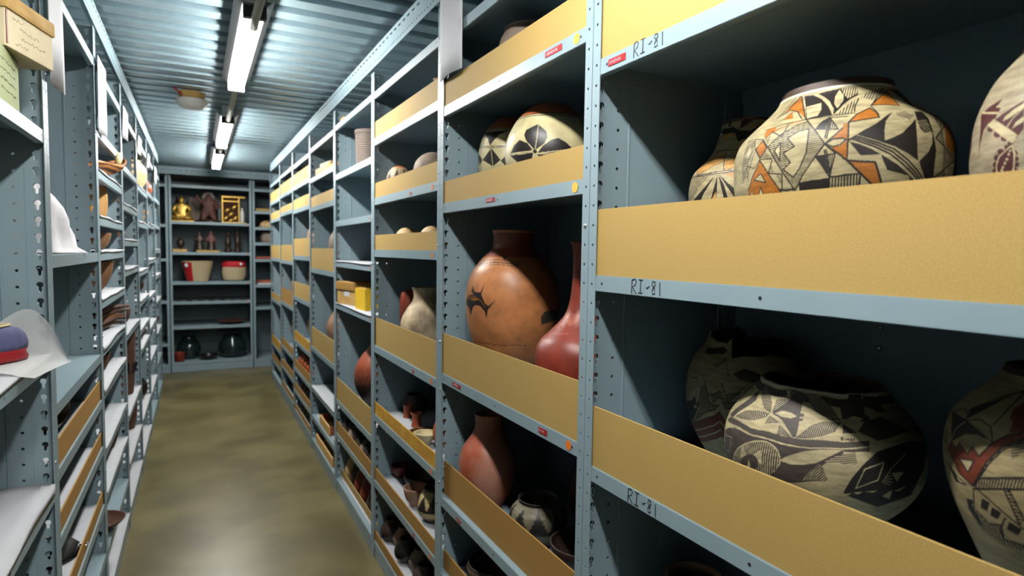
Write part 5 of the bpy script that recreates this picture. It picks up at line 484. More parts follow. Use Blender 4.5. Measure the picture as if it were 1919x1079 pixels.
PAL = [lin(c) for c in ((36, 30, 28), (166, 102, 34), (186, 173, 134), (72, 28, 30), (70, 61, 55), (112, 50, 30))]
def segd(X, Y, ax, ay, bx, by):
    dx, dy = bx-ax, by-ay; l2 = dx*dx+dy*dy+1e-12; t = np.clip(((X-ax)*dx+(Y-ay)*dy)/l2, 0, 1)
    return np.hypot(X-ax-t*dx, Y-ay-t*dy)
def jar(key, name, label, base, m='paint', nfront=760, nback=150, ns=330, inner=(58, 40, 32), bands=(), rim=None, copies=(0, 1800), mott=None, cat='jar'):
    cx, cy, z0, prof, az, tilt = HERO[key]
    Fp = smoothprof(prof, 10); Lc = np.concatenate([[0], np.cumsum(np.hypot(*np.diff(Fp, axis=0).T))]); Ltot = Lc[-1]; sc = Lc/Ltot
    face = math.degrees(math.atan2(-cy, -cx)) % 360
    th = np.concatenate([np.linspace(face-105, face+105, nfront, endpoint=False), np.linspace(face+105, face+255, nback, endpoint=False)])
    s = np.linspace(0, 1, ns); TH, SS = np.meshgrid(th, s, indexing='ij')
    R = np.interp(SS, sc, Fp[:, 1]); Cc = np.empty(TH.shape+(3,)); Cc[:] = lin(base)
    for s0, s1, c in bands: Cc[(SS >= s0) & (SS <= s1)] = lin(c)
    for off in copies:
        for sh in PAT.get(key, ()):
            p = np.array(sh[2], float); pt = (p[:, 0]+off)/10; ps = p[:, 1]/1000; tm = pt.mean()
            sv = round((face-tm)/360)*360; pt = pt+sv
            for extra in (0, 360, -360):
                q0, q1 = pt.min()+extra, pt.max()+extra; marg = 3.
                ii = np.where((th > q0-marg) & (th < q1+marg))[0]; jj = np.where((s > ps.min()-.03) & (s < ps.max()+.03))[0]
                if len(ii) == 0 or len(jj) == 0: continue
                i0, i1, j0, j1 = ii[0], ii[-1]+1, jj[0], jj[-1]+1
                T = TH[i0:i1, j0:j1]-extra; Sg = SS[i0:i1, j0:j1]; Rg = R[i0:i1, j0:j1]; sub = Cc[i0:i1, j0:j1]
                if sh[0] == 1:
                    wd = sh[3]/10*.00105*.85; d = np.full(T.shape, 9.)
                    for a in range(len(pt)-1):
                        d = np.minimum(d, segd((T-tm-sv)*math.pi/180*Rg, Sg*Ltot, (pt[a]-tm-sv)*math.pi/180*Rg, ps[a]*Ltot, (pt[a+1]-tm-sv)*math.pi/180*Rg, ps[a+1]*Ltot))
                    k = d < wd
                else:
                    k = np.zeros(T.shape, bool); n = len(pt)
                    for a in range(n):
                        x1, y1, x2, y2 = pt[a], ps[a], pt[(a+1) % n], ps[(a+1) % n]
                        if y1 == y2: continue
                        k ^= ((y1 > Sg) != (y2 > Sg)) & (T < (x2-x1)*(Sg-y1)/(y2-y1)+x1)
                    if sh[0] == 2:
                        an = math.radians(sh[3]); sp = sh[4]/10000; du = sh[5]/100
                        u = -math.sin(an)*(T-tm-sv)*math.pi/180*Rg+math.cos(an)*Sg*Ltot; k &= ((u/sp) % 1.) < du
                sub[k] = PAL[sh[1]]
    if mott: Cc *= mott(TH, SS)[..., None]
    nt_ = len(th); fr = np.ones(nt_) if rim is None else np.array([rim(t, face) for t in th])
    sp_ = s[None, :]*fr[:, None]; z = np.interp(sp_, sc, Fp[:, 0]); r = np.maximum(np.interp(sp_, sc, Fp[:, 1]), .0004)
    cols = [Cc]; Zs = [z]; Rs = [r]
    closed = prof[-1][1] < .002
    if not closed:
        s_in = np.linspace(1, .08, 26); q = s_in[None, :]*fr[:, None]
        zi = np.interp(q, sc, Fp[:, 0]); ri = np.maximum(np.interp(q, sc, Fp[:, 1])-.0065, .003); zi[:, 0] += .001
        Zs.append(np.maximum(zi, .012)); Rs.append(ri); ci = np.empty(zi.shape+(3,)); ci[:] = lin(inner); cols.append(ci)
    Z = np.concatenate(Zs, 1); R_ = np.concatenate(Rs, 1); C_ = np.concatenate(cols, 1); nr = Z.shape[1]
    tr = np.radians(th)[:, None]; V = np.stack([R_*np.cos(tr), R_*np.sin(tr), Z], -1).reshape(-1, 3)
    I = np.arange(nt_)[:, None]; J = np.arange(nr-1)[None, :]; I2 = (I+1) % nt_
    quads = np.stack([I*nr+J, I2*nr+J, I2*nr+J+1, I*nr+J+1], -1).reshape(-1, 4)
    nv = len(V); V = np.concatenate([V, [[0, 0, 0.0]], [[0, 0, Z[:, -1].mean()]]])
    tb = np.stack([np.full(nt_, nv), (np.arange(nt_)+1) % nt_*nr, np.arange(nt_)*nr], -1)
    tt = np.stack([np.full(nt_, nv+1), np.arange(nt_)*nr+nr-1, (np.arange(nt_)+1) % nt_*nr+nr-1], -1)
    me = bpy.data.meshes.new(name); me.vertices.add(len(V)); me.vertices.foreach_set('co', V.ravel())
    loops = np.concatenate([quads.ravel(), tb.ravel(), tt.ravel()]); me.loops.add(len(loops)); me.loops.foreach_set('vertex_index', loops.astype(np.int32))
    tot = np.concatenate([np.full(len(quads), 4), np.full(2*nt_, 3)]); st = np.concatenate([[0], np.cumsum(tot)[:-1]])
    me.polygons.add(len(tot)); me.polygons.foreach_set('loop_start', st.astype(np.int32)); me.polygons.foreach_set('loop_total', tot.astype(np.int32))
    me.polygons.foreach_set('use_smooth', np.ones(len(tot), bool)); me.update(calc_edges=True)
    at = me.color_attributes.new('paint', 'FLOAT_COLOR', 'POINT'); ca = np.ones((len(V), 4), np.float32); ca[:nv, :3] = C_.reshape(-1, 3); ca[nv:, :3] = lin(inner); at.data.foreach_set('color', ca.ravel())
    o = ob(name, me, m); o.location = (cx, cy, z0)
    if tilt: a = math.radians(az); o.rotation_mode = 'AXIS_ANGLE'; o.rotation_axis_angle = (math.radians(tilt), -math.sin(a), math.cos(a), 0)
    return tag(o, label, cat)
CREAM = (176, 163, 124)
jar('A1', 'painted_jar', 'large wide cream jar with black, orange and hatched patterns, centre of the upper shelf', CREAM, 'paint', 1200, 160, 470, bands=((0, .10, (120, 60, 40)), (.955, .965, (232, 226, 204)), (.966, 1.01, (74, 58, 48))))
PAL[1] = lin((190, 142, 82))
jar('A2', 'painted_jar', 'cream jar with orange panels and dark rays, half hidden behind the large wide jar', (178, 163, 124), 'paint', 800, 140, 340, bands=((.985, 1.01, (60, 40, 34)),))
PAL[1] = lin((166, 102, 34))
jar('A3', 'painted_jar', 'pale jar with maroon feather patterns at the right frame edge', (158, 145, 118), 'paint', 800, 300, 340, bands=((.97, 1.01, (70, 30, 30)),), copies=tuple(range(0, 3600, 600)))
def rimB1(t, f):
    d = (t-f+180) % 360-180
    return 1-.004*math.sin(math.radians(t*5))-.003*math.sin(math.radians(t*13))-.05*max(0, 1-((d+150)/26)**2 if abs(d+150) < 26 else 0)
jar('B1', 'painted_jar', 'broken-rimmed jar with brown hatched leaves on cream, in front on the middle shelf', (186, 172, 132), 'paintd', 1000, 160, 400, inner=(84, 48, 40), bands=((0, .08, (70, 60, 54)), (.93, .975, (60, 50, 44)), (.985, 1.01, (206, 196, 176))), rim=rimB1)
def rimB2(t, f):
    d = (t-f+180) % 360-180
    return .985-.012*math.sin(math.radians(t*4))-(.13 if -22 < d < 80 else .045 if d > -75 else 0.)*min(1, abs(d+22)/6+.0)-.006*math.sin(math.radians(t*11))
jar('B2', 'painted_jar', 'dim broken jar with a red-brown striped band, behind the broken-rimmed jar', (176, 160, 122), 'paintd', 560, 100, 260, inner=(60, 44, 36), rim=rimB2)
jar('B3', 'painted_jar', 'tall tapering jar with a red-brown arch pattern at the lower right frame edge', (164, 148, 108), 'paintd', 760, 300, 320, bands=((.975, 1.01, (60, 44, 36)),), copies=tuple(range(0, 3600, 720)))
LEAF = (206, 194, 148)
jar('C1', 'leaf_jar', 'smaller orange-topped cream jar with black triangles, behind the black-leaf jar', LEAF, 'gloss', 420, 90, 220, bands=((.70, 1.01, (186, 104, 62)), (.70, .708, (50, 40, 36)), (.722, .729, (50, 40, 36)), (.709, .721, LEAF)))
jar('C2', 'leaf_jar', 'orange-topped cream jar with a large black four-petal leaf', LEAF, 'gloss', 480, 90, 240, bands=((.675, 1.01, (190, 106, 62)), (.672, .679, (50, 40, 36)), (.694, .701, (50, 40, 36)), (.680, .693, LEAF)))
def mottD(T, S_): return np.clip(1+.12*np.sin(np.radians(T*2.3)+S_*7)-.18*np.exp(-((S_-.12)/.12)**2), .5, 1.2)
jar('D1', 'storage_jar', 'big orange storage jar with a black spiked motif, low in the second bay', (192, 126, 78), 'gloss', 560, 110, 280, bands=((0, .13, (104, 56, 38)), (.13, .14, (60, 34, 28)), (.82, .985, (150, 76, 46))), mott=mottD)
PAL[1] = lin((176, 98, 74))
jar('D2', 'long_necked_jar', 'polished red jar with a tall flaring neck, beside the big orange jar', (142, 58, 42), 'gloss', 420, 100, 260, bands=((.985, 1.01, (120, 40, 28)),))

# ------------------------------------------------------------------ other vessels of the right row
LINED = {(4, 3), (4, 4), (4, 5), (5, 5), (5, 6), (3, 5), (3, 6), (3, 7), (4, 7), (2, 5)}
def rshelf(i, k): return RIGHT[i][k]+(.0048 if (i, k) in LINED else .0016)
egg = [(0, .03), (.04, .065), (.10, .095), (.16, .10), (.22, .085), (.28, .05), (.30, .035), (.31, .037)]
def sc_(p, a, b_=None): b_ = a if b_ is None else b_; return [(z*b_, r*a) for z, r in p]
bowl = [(0, .03), (.01, .045), (.03, .065), (.055, .078), (.07, .08)]
vessel('red_jar', 'burnished red jar half in shadow, low in the second bay', 'jar', [(0, .05), (.05, .08), (.11, .098), (.155, .101), (.20, .09), (.24, .062), (.27, .048), (.30, .046), (.32, .05)], 'saltclay', (.888, 1.845, rshelf(2, 4)))
vessel('grey_bowl', 'shadowed bowl on the high shelf, only its pale rim above the board', 'bowl', [(0, .05), (.05, .085), (.1, .1), (.15, .10), (.185, .085), (.195, .088)], 'greyclay', (.94, 1.68, rshelf(2, 1)))
# dark vessels behind the low guard board of the second bay
def patterned(name, label, prof, loc, cols, cat='bowl', rz=0., closed=False):
    """vessel with zig-zag bands of its own glaze colours"""
    bm = lathe_bm(prof, 96, n_s=10, closed_top=closed); me = bpy.data.meshes.new(name); bmesh.ops.recalc_face_normals(bm, faces=bm.faces); bm.to_mesh(me); bm.free()
    H = max(p[0] for p in prof); at = me.color_attributes.new('paint', 'FLOAT_COLOR', 'POINT')
    for v, c in zip(me.vertices, at.data):
        th = math.atan2(v.co.y, v.co.x); f = v.co.z/H; k = 0
        zz = abs((th*9/math.pi) % 2-1)
        if .45 < f < .9: k = 1 if zz > (f-.45)/.45 else 0
        if f > .93 or .40 < f < .45: k = 2
        if f < .2: k = 3 % len(cols)
        c.color = (*lin(cols[k]), 1)
    me.polygons.foreach_set('use_smooth', [True]*len(me.polygons)); return tag(ob(name, me, 'paint', None, loc, rz), label, cat)
patterned('patterned_jar', 'white and black jar fragment peeping over the board, right of the shadowed red jar', [(0, .05), (.03, .075), (.07, .088), (.10, .082), (.125, .06), (.135, .062)], (.91, 1.535, rshelf(2, 4)), [(128, 120, 98), (40, 38, 34), (40, 38, 34), (90, 72, 58)], 'jar')
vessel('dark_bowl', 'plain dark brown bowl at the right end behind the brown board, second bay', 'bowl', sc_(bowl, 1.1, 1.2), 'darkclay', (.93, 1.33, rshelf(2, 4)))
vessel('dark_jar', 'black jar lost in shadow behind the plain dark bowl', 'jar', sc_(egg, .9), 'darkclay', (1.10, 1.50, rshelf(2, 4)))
patterned('patterned_bowl', 'patterned bowl on the lowest visible shelf of the second bay', [(0, .05), (.04, .09), (.07, .1), (.09, .095)], (.90, 1.80, rshelf(2, 5)), [(96, 84, 66), (50, 40, 34), (50, 40, 34), (90, 70, 56)])
vessel('buff_jar', 'jar in the nearest bay showing only its shoulder at the bottom edge', 'jar', [(0, .06), (.06, .1), (.12, .11), (.17, .09), (.2, .06), (.215, .062)], 'pinkclay', (.95, .93, rshelf(1, 4)))
# third bay
vessel('small_pot', 'tiny pale pot tip above the highest board of the third bay', 'pot', [(0, .03), (.04, .05), (.08, .045), (.11, .022), (.135, .02), (.15, .026)], 'pinkclay', (.87, 2.30, rshelf(3, 1)))
patterned('striped_bowl', 'orange and black patterned upturned bowl behind the pale board, third bay', [(0, .045), (.03, .058), (.07, .062), (.11, .054), (.138, .034), (.148, .012), (.15, .001)], (.86, 2.80, rshelf(3, 2)), [(200, 176, 140), (60, 40, 34), (170, 84, 44), (170, 90, 50)], closed=True)
vessel('grey_pot', 'plain grey domed pot right of the orange and black upturned bowl', 'pot', [(0, .06), (.04, .078), (.08, .082), (.12, .072), (.148, .045), (.16, .016), (.162, .001)], 'greyclay', (.885, 2.41, rshelf(3, 2)), closed_top=True)
vessel('brown_bowl', 'small orange-brown bowl left of the pair on the fourth shelf, third bay', 'bowl', [(0, .05), (.04, .06), (.075, .052), (.098, .03), (.105, .001)], 'tanclay', (.87, 2.70, rshelf(3, 3)), closed_top=True)
vessel('white_bowl', 'small whitish bowl right of the orange-brown one, third bay', 'bowl', [(0, .05), (.04, .058), (.075, .05), (.095, .03), (.102, .001)], 'tanclay', (.87, 2.36, rshelf(3, 3)), closed_top=True)
vessel('mottled_jar', 'cream jar with dark mottling and a narrow neck, third bay', 'jar', [(0, .06), (.06, .095), (.11, .109), (.16, .105), (.20, .085), (.235, .06), (.26, .052), (.285, .055), (.30, .06)], mat('mottled_cream_clay', (204, 184, 146), .6, 0, 0, 16, .05, 60, rgb2=(128, 108, 88)), (.905, 2.55, rshelf(3, 4)))
vessel('brown_jug', 'slender red-brown vessel left of the mottled cream jar', 'jar', [(0, .025), (.06, .036), (.14, .042), (.22, .041), (.26, .033), (.275, .018), (.28, .004)], mat('red_black_clay', (150, 62, 36), .4, 0, 0, 9, rgb2=(60, 34, 30)), (.895, 2.76, rshelf(3, 4)), closed_top=True)
vessel('terracotta_cup', 'left one of two small terracotta cups behind the plywood board', 'cup', [(0, .022), (.015, .019), (.045, .019), (.062, .025)], 'terra', (.89, 2.75, rshelf(3, 5)))
vessel('terracotta_cup', 'right one of two small terracotta cups behind the plywood board', 'cup', [(0, .024), (.015, .021), (.045, .021), (.062, .027)], 'terra', (.88, 2.59, rshelf(3, 5)))
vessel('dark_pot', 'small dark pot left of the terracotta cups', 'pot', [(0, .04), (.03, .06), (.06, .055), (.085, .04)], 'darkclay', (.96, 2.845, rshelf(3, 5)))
vessel('brown_dish', 'flat brown dish in front of the cups', 'dish', [(0, .04), (.01, .06), (.02, .066)], 'basket', (.86, 2.44, rshelf(3, 5)))
o = vessel('frilled_dish', 'small white frilled dish beside the flat brown dish', 'dish', [(0, .015), (.02, .03), (.04, .042), (.05, .046)], 'cream', (.83, 2.325, rshelf(3, 5)), jit=.12)
vessel('orange_pot', 'orange pot cut by the post at the right end of the cups shelf', 'pot', [(0, .04), (.05, .065), (.1, .06), (.14, .035), (.15, .037)], 'terra', (.90, 2.24, rshelf(3, 5)))
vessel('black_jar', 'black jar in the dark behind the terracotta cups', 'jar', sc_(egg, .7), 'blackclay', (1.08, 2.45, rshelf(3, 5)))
vessel('red_cup', 'small red-rimmed cup at the left end behind the brown board, third bay', 'cup', [(0, .02), (.02, .038), (.045, .046), (.06, .048)], 'redclay', (.89, 2.86, rshelf(3, 6)))
vessel('dark_bowl', 'long dark bowl between the red cup and the dotted bowl', 'bowl', sc_(bowl, 1.05), 'darkclay', (.93, 2.66, rshelf(3, 6)))
vessel('brown_bowl', 'rounded brown bowl just left of the dotted bowl', 'bowl', sc_(bowl, .7, 1.2), 'pinkclay', (.85, 2.50, rshelf(3, 6)))
patterned('dotted_bowl', 'cream bowl with black dotted and pointed bands, third bay', [(0, .04), (.03, .07), (.06, .08), (.10, .07), (.13, .05), (.14, .05)], (.88, 2.33, rshelf(3, 6)), [(212, 190, 136), (44, 36, 32), (44, 36, 32), (120, 90, 66)])
for k, (yy, mm, lab) in enumerate(((2.85, 'darkclay', 'dark round pot lying at the left of the lowest third-bay shelf'), (2.74, 'pinkclay', 'pinkish pot among dark ones on the lowest third-bay shelf'), (2.62, 'blackclay', 'black pot in the middle of the lowest third-bay shelf'), (2.50, 'greyclay', 'greyish pot toward the right of the lowest third-bay shelf'), (2.36, 'darkclay', 'dark brown pot at the right of the lowest third-bay shelf'))):
    vessel('round_pot', lab, 'pot', [(0, .03), (.03, .052), (.06, .055), (.09, .038), (.1, .03), (.11, .032)], mm, (.845+.03*(k % 2), yy, rshelf(3, 7)))
# fourth bay
vessel('woven_bucket', 'grey straight-sided woven bucket near the top of the fourth bay', 'bucket', [(0, .075), (.08, .08), (.2, .084), (.205, .087), (.225, .087)], weave('grey_bark', (132, 118, 108), (84, 72, 66), 30.), (.90, 3.50, rshelf(4, 1)))
boxo_ = thing('wooden_block', 'small wooden block lying on top of the fourth bay', 'block', (.80, 3.70, 2.29))
boxo('block_body', (-.02, .06, -.04, .04, 0, .028), 'lightwood', boxo_, .004); boxo('block_strap', (-.0215, .0615, -.005, .005, -.0, .0295), 'basket_d', boxo_, .001)
t = thing('lidded_box', 'small tan cardboard box with an overhanging lid, fourth bay', 'box', (.85, 3.62, rshelf(4, 4)), .25)
boxo('box_body', (-.07, .07, -.11, .11, 0, .09), 'cartonlid', t, .003); boxo('box_lid', (-.078, .078, -.118, .118, .085, .135), 'card2', t, .008); boxo('paper_label', (-.0712, -.0698, -.045, .02, .05, .08), 'white', t)
t = thing('yellow_box', 'bright yellow open box right of the lidded cardboard box', 'box', (.84, 3.27, rshelf(4, 4)), .1)
bm = bmesh.new(); box(bm, -.05, .05, -.075, .075, 0, .004); box(bm, -.055, -.05, -.08, .08, 0, .115); box(bm, .05, .055, -.08, .08, 0, .125); box(bm, -.05, .05, -.08, -.075, 0, .12); box(bm, -.05, .05, .075, .08, 0, .12); bmo('box_shell', bm, 'yellow', t)
bm = bmesh.new(); box(bm, -.045, .045, -.07, .07, .03, .118, .01); bmo('wrapped_filling', bm, 'card2', t)
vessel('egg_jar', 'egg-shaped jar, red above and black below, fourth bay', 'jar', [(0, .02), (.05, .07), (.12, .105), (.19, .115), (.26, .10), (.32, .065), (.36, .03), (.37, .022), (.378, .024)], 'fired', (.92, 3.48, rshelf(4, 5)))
for k in range(9):
    vessel('small_pot', 'small dark pot in the crowded row behind the second lowest board, fourth bay', 'pot', [(0, .02), (.025, .036), (.05, .038), (.075, .024), (.085, .02), (.09, .023)], 'darkclay' if k % 3 else 'greyclay', (.815+.012*(k % 2), 3.02+k*.088, rshelf(4, 6)), 'crowded small pots of the fourth bay')
for k, (yy, mm, lab) in enumerate(((3.72, 'tanclay', 'cream and brown figurine pot left on the lowest fourth-bay shelf'), (3.60, 'darkclay', 'dark pot second from left on the lowest fourth-bay shelf'), (3.47, 'redclay', 'deep red pot in the middle of the lowest fourth-bay shelf'), (3.33, 'redclay', 'deep red pot fourth along on the lowest fourth-bay shelf'), (3.18, 'darkclay', 'dark pot at the right end of the lowest fourth-bay shelf'))):
    vessel('round_pot', lab, 'pot', [(0, .03), (.04, .055), (.08, .055), (.12, .04), (.15, .025), (.16, .028)], mm, (.86, yy, rshelf(4, 7)))
# fifth to last bays
t = thing('carved_wood_bundle', 'light wooden pieces with a yellow patch, upper shelf of the fifth bay', 'wood piece', (.84, 4.35, rshelf(5, 1)), .1)
boxo('wood_slab', (-.05, .06, -.22, .2, 0, .05), 'lightwood', t, .012); boxo('upper_slab', (-.03, .05, -.10, .16, .048, .085), 'tanclay', t, .012); boxo('yellow_wrap', (-.052, .062, -.16, -.08, .0, .056), 'yellow', t, .006)
OV = [(0, .03), (.06, .07), (.14, .095), (.2, .098), (.26, .085), (.32, .055), (.36, .04), (.37, .042)]
for lab, mm, i, k, x, y_, a, b_ in (('dark brown ovoid jar behind the square board at eye level, fifth bay', 'greyclay', 5, 3, .95, 4.50, .97, .9), ('pinkish ovoid jar behind the deep board, fifth bay', 'pinkclay', 5, 4, .95, 4.59, .97, .8),
                                  ('pale ovoid jar at eye level, sixth bay', 'pinkclay', 6, 3, .95, 5.555, .8, .85), ('pinkish pointed jar fifth shelf down, sixth bay', 'pinkclay', 6, 4, .95, 5.565, .78, .85), ('white and brown jar sixth shelf down, sixth bay', 'tanclay', 6, 5, .94, 5.56, .75, .66),
                                  ('pinkish jar fifth shelf down, seventh bay', 'pinkclay', 7, 4, .93, 6.46, .8, .8), ('grey ovoid jar low in the seventh bay', 'greyclay', 7, 5, .94, 6.455, .95, 1.), ('dim jar fifth shelf down, last bay', 'pinkclay', 8, 4, .94, 7.38, .9, .9), ('dim grey jar low in the last bay', 'greyclay', 8, 5, .94, 7.38, .9, 1.)):
    vessel('ovoid_jar', lab, 'jar', [(z*b_, r*a) for z, r in OV], mm, (x, y_, rshelf(i, k)))
for i, k, n, gl in ((6, 6, 6, 'small reddish pots crowding the seventh shelf of the sixth bay'), (6, 7, 5, 'small pots on the second lowest shelf of the sixth bay'), (6, 8, 5, 'small pots on the lowest shelf of the sixth bay')):
    for j in range(n):
        vessel('small_pot', gl.replace('small', 'small round', 1).replace('pots', 'pot', 1).replace('crowding', 'in the row on'), 'pot', [(0, .03), (.04, .055), (.075, .055), (.11, .035), (.12, .03), (.125, .033)], 'terra' if k == 6 else 'darkclay', (.845, ry(i)+.1+j*.14, rshelf(i, k)), gl)
for k, lab, y_, x, ln in ((6, 'open wooden tray of small dark pieces, second lowest shelf of the fifth bay', 4.27, .80, .34), (7, 'long wooden tray on the lowest shelf of the fifth bay', 4.30, .80, .60)):
    t = thing('wooden_tray', lab, 'tray', (x+.02, y_, rshelf(5, k)), 0)
    bm = bmesh.new(); box(bm, -.04, .2, -ln/2, ln/2, 0, .006); bmo('tray_bottom', bm, 'lightwood', t)
    for d in ((-.045, -.035, -ln/2, ln/2, 0, .06), (.195, .205, -ln/2, ln/2, 0, .06), (-.035, .195, -ln/2, -ln/2+.01, 0, .06), (-.035, .195, ln/2-.01, ln/2, 0, .06)): boxo('tray_side', d, 'lightwood' if d[0] != -.035 else 'terra', t, .001)
    for j in range(5): bm = bmesh.new(); bmesh.ops.create_icosphere(bm, subdivisions=2, radius=.028); bmo('stone_piece', bm, 'darkclay', None, None).location = (0, 0, 0)
for j, o in enumerate([o for o in COL.objects if o.name.startswith('stone_piece')]):
    k = 6 if j < 5 else 7; o.location = (.86+.05*(j % 2), (4.27 if j < 5 else 4.30)-.12+.06*(j % 5), rshelf(5, k)+.0345)
    tag(o, 'small dark stone piece lying in the wooden tray, %s lowest shelf of the fifth bay' % ('second' if j < 5 else 'very'), 'stone', 'stone pieces in the %s fifth-bay tray' % ('upper' if j < 5 else 'lower'))

# ------------------------------------------------------------------ hanging sheets
def hang(label, x, y0, y1, z0, z1, slant=0., seed=1):
    bm = bmesh.new(); n = 8; V = []
    for a in range(n+1):
        f = a/n; V.append([bm.verts.new((.006*math.sin(f*6+seed)*(1-g)+.004*g, y0+(y1-y0)*f, z1+(z0+slant*f-z1)*(1-g))) for g in (0, .25, .5, .75, 1)])
    for A, Bq in zip(V, V[1:]):
        for k in range(4): bm.faces.new((A[k], Bq[k], Bq[k+1], A[k+1]))
    solid(bm, geom=bm.faces[:], thickness=.0008)
    return tag(bmo('hanging_sheet', bm, 'white', None, (x, 0, 0), smooth=True), label, 'paper sheet')
hang('white sheet hanging from the beam at the post between the second and third right bays', XR-.014, 1.80, 1.995, 2.115, 2.47, 0, 2)
for y0, y1, z0, z1, lab in ((1.955, 2.15, 1.963, 2.46, 'nearest white plastic sheet hanging on the left row, by the buff carton'), (2.86, 3.10, 1.985, 2.272, 'second white sheet hanging on the left row'), (3.79, 4.06, 2.11, 2.272, 'third white sheet hanging on the left row'),
                            (4.72, 5.0, 2.15, 2.272, 'fourth white sheet hanging on the left row'), (5.6, 5.85, 2.16, 2.272, 'fifth white sheet hanging on the left row'), (6.45, 6.8, 2.13, 2.272, 'furthest white sheet hanging on the left row')):
    hang(lab, XL+.010, y0, y1, z0, z1, 0, y0)

# ------------------------------------------------------------------ shelf liners
def liner(label, loc, x0, x1, y0, y1, over=.012, wav=.004, m='tissue', seed=0, front=-1):
    """thin white sheet on a shelf, its front edge folded slightly over the lip; local x = depth from the front"""
    bm = bmesh.new(); nx, ny = 12, 20; V = []; rnd = random.Random(seed); p1, p2 = rnd.random()*6, rnd.random()*6
    for j in range(ny+1):
        yy = y0+(y1-y0)*j/ny; row = []
        e = over*(.55+.45*math.sin(yy*9+p1))
        row.append(bm.verts.new(((-.004 if x0 == 0 else x0-.006), yy, (.002-e if x0 == 0 else .003))))
        for i in range(nx+1):
            xx = x0+(x1-x0)*i/nx; row.append(bm.verts.new((xx-(.003 if i == 0 else 0), yy, .0025+wav*(1+math.sin(xx*17+p1+yy*5)*math.sin(yy*13+p2)))))
        V.append(row)
    for A, Bq in zip(V, V[1:]):
        for k in range(len(A)-1): bm.faces.new((A[k], Bq[k], Bq[k+1], A[k+1]))
    solid(bm, geom=bm.faces[:], thickness=.0006)
    o = bmo('shelf_liner', bm, m, None, loc, smooth=True)
    return tag(o, label, 'shelf liner')
def left_liner(i, k, lab=None, x0=0, **kw):
    kw.setdefault('over', .006); o = liner(lab or 'white paper liner on the %s shelf from the top, %s left bay' % (ORD[k], BAY[i] if i < 7 else 'last'), (XL, ly(i)+.035, LEFT[i][k]), x0, .41, 0, W-.07, seed=i*20+k, **kw); o.scale[0] = -1; return o
left_liner(1, 2, 'white tissue liner under the purple shoe, nearest left bay', wav=.003); left_liner(1, 3, 'crumpled white paper liner draped over the lip at lower left', over=.012, wav=.012)
for k in (3, 4, 5): left_liner(2, k, x0=.022, wav=.002)
for k in (2, 3, 4, 5, 6, 7, 8, 9, 11): left_liner(3, k, over=.018 if k in (6, 7) else .005)
for k in (2, 3, 4, 5, 6, 7, 8): left_liner(4, k)
for k in (1, 2, 3, 4, 5, 6, 7, 8): left_liner(5, k)
for k in (2, 3, 4, 5, 6, 7): left_liner(6, k)
for k in (3, 4, 5, 6): left_liner(7, k)
for i, k in ((4, 3), (4, 4), (4, 5), (5, 5), (5, 6), (3, 5), (3, 6), (3, 7), (4, 7), (2, 5)):
    liner('white liner on the %s shelf from the top, %s right bay' % (ORD[k], BAY[i]), (XR, ry(i)+.035, RIGHT[i][k]), 0 if (i, k) in ((4, 3), (4, 4), (5, 5)) else .03, .41, 0, W-.07, seed=i*30+k, over=.006, wav=.0008 if (i, k) != (5, 5) else .003)

# ------------------------------------------------------------------ nearest left bay
t = thing('green_carton', 'pale green carton underneath the buff carton, top left', 'box', (-.475, 1.655, 1.8285), .02)
boxo('carton_body', (-.11, .125, -.16, .10, 0, .118), 'greencarton', t, .003)
def scrawl(t, x, y0, y1, z, sd, amp=.0035):
    rn = random.Random(sd); bm = bmesh.new(); n = int((y1-y0)/.0035)
    tube(bm, [(x, y0+(y1-y0)*k/n, z+amp*rn.choice((-1, -.3, .2, 1))*(1 if k % 7 else .1)) for k in range(n+1)], .0005, 4); bmo('writing_line', bm, 'pencil', t)
for r in range(4): scrawl(t, .1252, -.06, .07, .03+r*.02, r, .0025)
t = thing('buff_carton', 'buff carton with a stained lid, jutting out at top left', 'box', (-.385, 1.70, 1.9495), -.26)
bm = bmesh.new(); box(bm, -.13, .055, -.055, .135, 0, .085, .003); bmo('carton_body', bm, 'carton', t)
bm = bmesh.new(); box(bm, -.135, .060, -.060, .140, .078, .112, .008); bmo('carton_lid', bm, 'cartonlid', t)
bm = bmesh.new(); box(bm, .0548, .0562, -.054, -.049, .006, .076); bmo('torn_seam', bm, 'redclay', t)
bm = bmesh.new()
bm.free()
for r, (ya, yb) in enumerate(((-.03, .015), (-.005, .075), (.0, .10), (-.02, .03))): scrawl(t, .0551, ya, yb, .066-r*.017, 20+r)
t = thing('canvas_shoe', 'slate purple canvas shoe with a red sole at the left edge', 'shoe', (-.455, 1.735, 1.2612), math.radians(50))
def shoe_bm(z0, z1, sx, top):
    bm = bmesh.new(); n = 28; R0 = []
    lv = [(z0, 1.), (z0+(z1-z0)*.3, 1.02), (z0+(z1-z0)*.7, .97), (z1, .86 if top else 1.0)] + ([(z1+.006, .66)] if top else [])
    for z, s in lv: R0.append([bm.verts.new((.125*s*math.copysign(abs(math.cos(t))**.75, math.cos(t)), .042*s*math.copysign(abs(math.sin(t))**.8, math.sin(t))*(1+.12*math.cos(t)), z+(.012*max(0, -math.cos(t)) if top and z > z0 else 0))) for t in [2*math.pi*k/n for k in range(n)]])
    for A, Bq in zip(R0, R0[1:]):
        for k in range(n): bm.faces.new((A[k], A[(k+1) % n], Bq[(k+1) % n], Bq[k]))
    bm.faces.new(R0[0][::-1]); bm.faces.new(R0[-1]); return bm
bmo('sole', shoe_bm(0, .026, 1, False), 'redrubber', t, smooth=True); bmo('upper', shoe_bm(.0265, .075, 1, True), 'purple', t, smooth=True)
